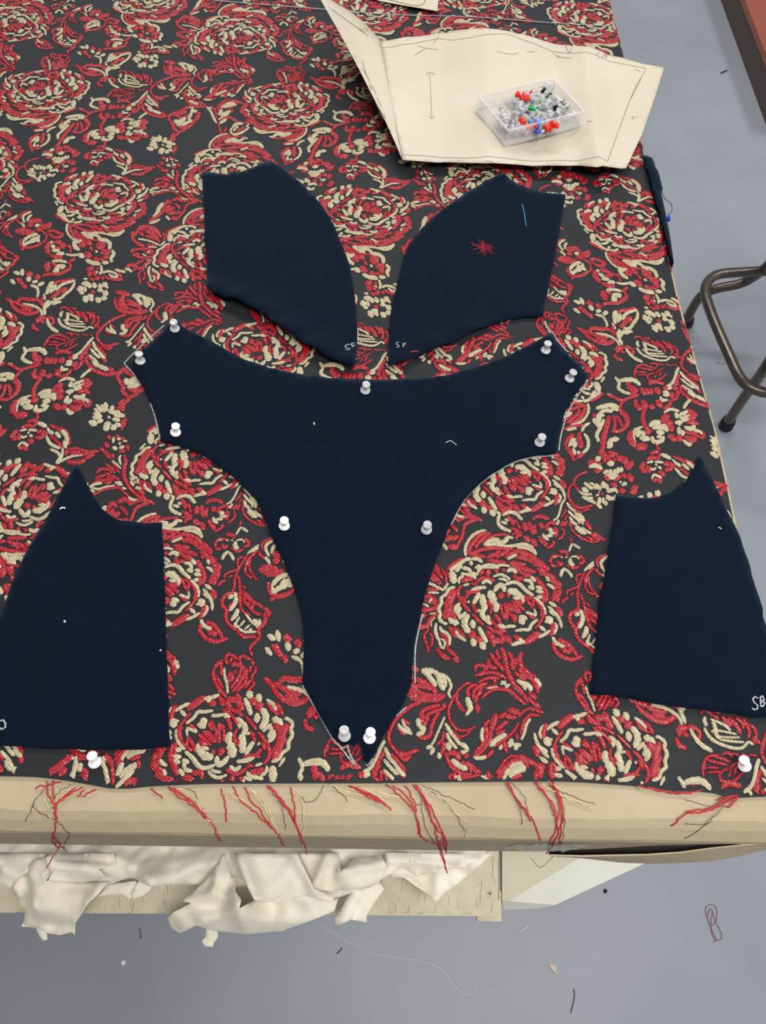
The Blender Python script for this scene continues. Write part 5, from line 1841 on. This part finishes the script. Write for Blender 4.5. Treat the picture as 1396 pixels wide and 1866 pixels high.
scrap('415,1556 428,1600 436,1600 440,1625 452,1640 448,1655 470,1640 560,1626 610,1640 617,1635 610,1660 560,1680 530,1690 520,1695 460,1700 420,1698 395,1695 370,1684 352,1693 332,1700 318,1692 311,1672 325,1660 355,1645 340,1643 342,1638 370,1612 396,1585', SZ + .055, 42, 'large white muslin scrap hanging over the middle of the shelf edge', .02, hang=.04, wr=50,
      folds=[(((412, 1560), (400, 1620)), .02, .014), (((455, 1600), (450, 1680)), .035, .03), (((340, 1642), (440, 1625)), .015, .012), (((430, 1590), (560, 1640)), .012, .02), (((345, 1690), (440, 1650)), .02, .018)])
scrap('430,1556 545,1556 560,1590 575,1620 612,1636 600,1645 560,1632 500,1645 470,1640 445,1600', SZ + .085, 44, 'smooth muslin fold rising behind the large hanging scrap', .016, folds=[(((440, 1560), (470, 1640)), .02, .014), (((540, 1560), (575, 1622)), .018, .012)])
scrap('545,1556 618,1556 622,1590 640,1565 690,1558 705,1580 690,1610 672,1618 640,1622 600,1625 575,1620 560,1590', SZ + .075, 52, 'puffed muslin fold in the middle right of the heap', .018, folds=[(((622, 1592), (700, 1575)), .025, .015), (((600, 1560), (575, 1615)), .018, .012), (((640, 1618), (700, 1600)), .016, .012)])
scrap('640,1625 690,1606 700,1620 680,1648 668,1668 668,1680 640,1675 630,1680 612,1686 610,1672 625,1650 632,1634', SZ + .04, 57, 'small rolled muslin end hanging at the right of the large scrap', .01, hang=.02, folds=[(((650, 1625), (625, 1678)), .014, .012)])
scrap('396,1684 398,1708 391,1716 388,1726 374,1724 368,1716 374,1708 378,1682', SZ - .012, 77, 'tiny frayed muslin tag hanging below the large scrap', .004)
scrap('64,1684 85,1690 88,1712 80,1714 73,1706', SZ - .012, 78, 'tiny muslin corner hanging below the left scrap', .003)
scrap('700,1556 895,1556 870,1580 840,1605 792,1643 775,1628 735,1600 712,1598 704,1585', SZ + .03, 66, 'pale muslin piece with a torn V-shaped edge at the right end of the heap', .014, folds=[(((795, 1580), (795, 1640)), .014, .012), (((735, 1600), (790, 1640)), .01, .008), (((700, 1570), (850, 1570)), .02, .012)])
scrap('700,1554 848,1556 850,1582 830,1580 760,1574 705,1572', SZ + .07, 68, 'flat folded muslin band along the table edge above the torn piece', .006, folds=[(((705, 1572), (845, 1580)), .008, .006)])

# ------------------------------------------------------------------ litter on the floor
def fthread(spx, r, mat, label, cat='thread', name='floor_thread'): return thread(name, spx, r, mat, label, cat, .001)
fthread('1300,1716 1306,1712 1300,1700 1292,1680 1286,1660 1290,1650 1300,1649 1306,1656 1306,1675 1296,1688 1290,1670 1296,1655 1302,1672 1310,1690 1316,1704 1312,1713 1302,1710 1296,1690 1298,1664', .0006, material('brown_thread', srgb(150, 110, 105), .8), 'tangled loop of reddish brown thread on the floor at the lower right')
fthread('1046,1802 1047,1815 1044,1832 1040,1846', .0007, M['yarn_black'], 'short black thread on the floor at the bottom of the picture')
fthread('962,1684 958,1690 949,1696 947,1699', .0008, M['yarn_white'], 'short white thread on the floor just below the shelf corner')
fthread('580,1684 620,1708 670,1732 700,1742 760,1750 800,1765 830,1800 855,1813 868,1800', .00035, M['yarn_white'], 'long fine white thread trailing across the floor below the shelf')
fthread('254,1692 256,1700 257,1710', .0007, M['yarn_black'], 'tiny black thread on the floor below the shelf split')
fthread('614,1738 620,1732 624,1728', .0008, M['yarn_black'], 'small black fibre on the floor below the hanging muslin')
fthread('1207,350 1212,362 1220,368 1225,376 1224,386 1216,390', .0006, M['yarn_black'], 'fine grey hair curled on the floor beside the navy strip')
fthread('1306,661 1320,662 1332,660', .0006, material('straw_thread', srgb(165, 160, 130), .8), 'short straw coloured thread on the floor inside the stool')
fthread('1314,133 1320,130 1325,128', .002, M['yarn_black'], 'small dark scrap on the floor near the red-brown unit')
mb = MB(); tri = [at(998, 1757, .0), at(1013, 1759, 0), at(1013, 1776, 0), at(1007, 1768, 0)]
mb.add([(p[0], p[1], .0005) for p in tri] + [(p[0], p[1], .0022) for p in tri], [(3, 2, 1, 0), (4, 5, 6, 7), (0, 1, 5, 4), (1, 2, 6, 5), (2, 3, 7, 6), (3, 0, 4, 7)])
tag(mb.build('paper_scrap', M['pattern']), 'small triangular scrap of cream paper on the floor', 'paper scrap')
mb = MB(); p = at(225, 1754, .001); mb.lathe(p, (0, 0, 1), [(.0035, -.001), (.0045, .001), (.003, .003), (.001, .0034)], 12)
tag(mb.build('lint_ball', M['yarn_white'], None, True), 'tiny white dot of lint on the floor at the lower left', 'lint')
mb = MB(); p = at(1103, 1624, .001); mb.lathe(p, (0, 0, 1), [(.0025, -.001), (.0035, .001), (.001, .0025)], 10)
tag(mb.build('crumb', M['rubber'], None, True), 'tiny black speck on the floor right of the slanting board', 'speck')
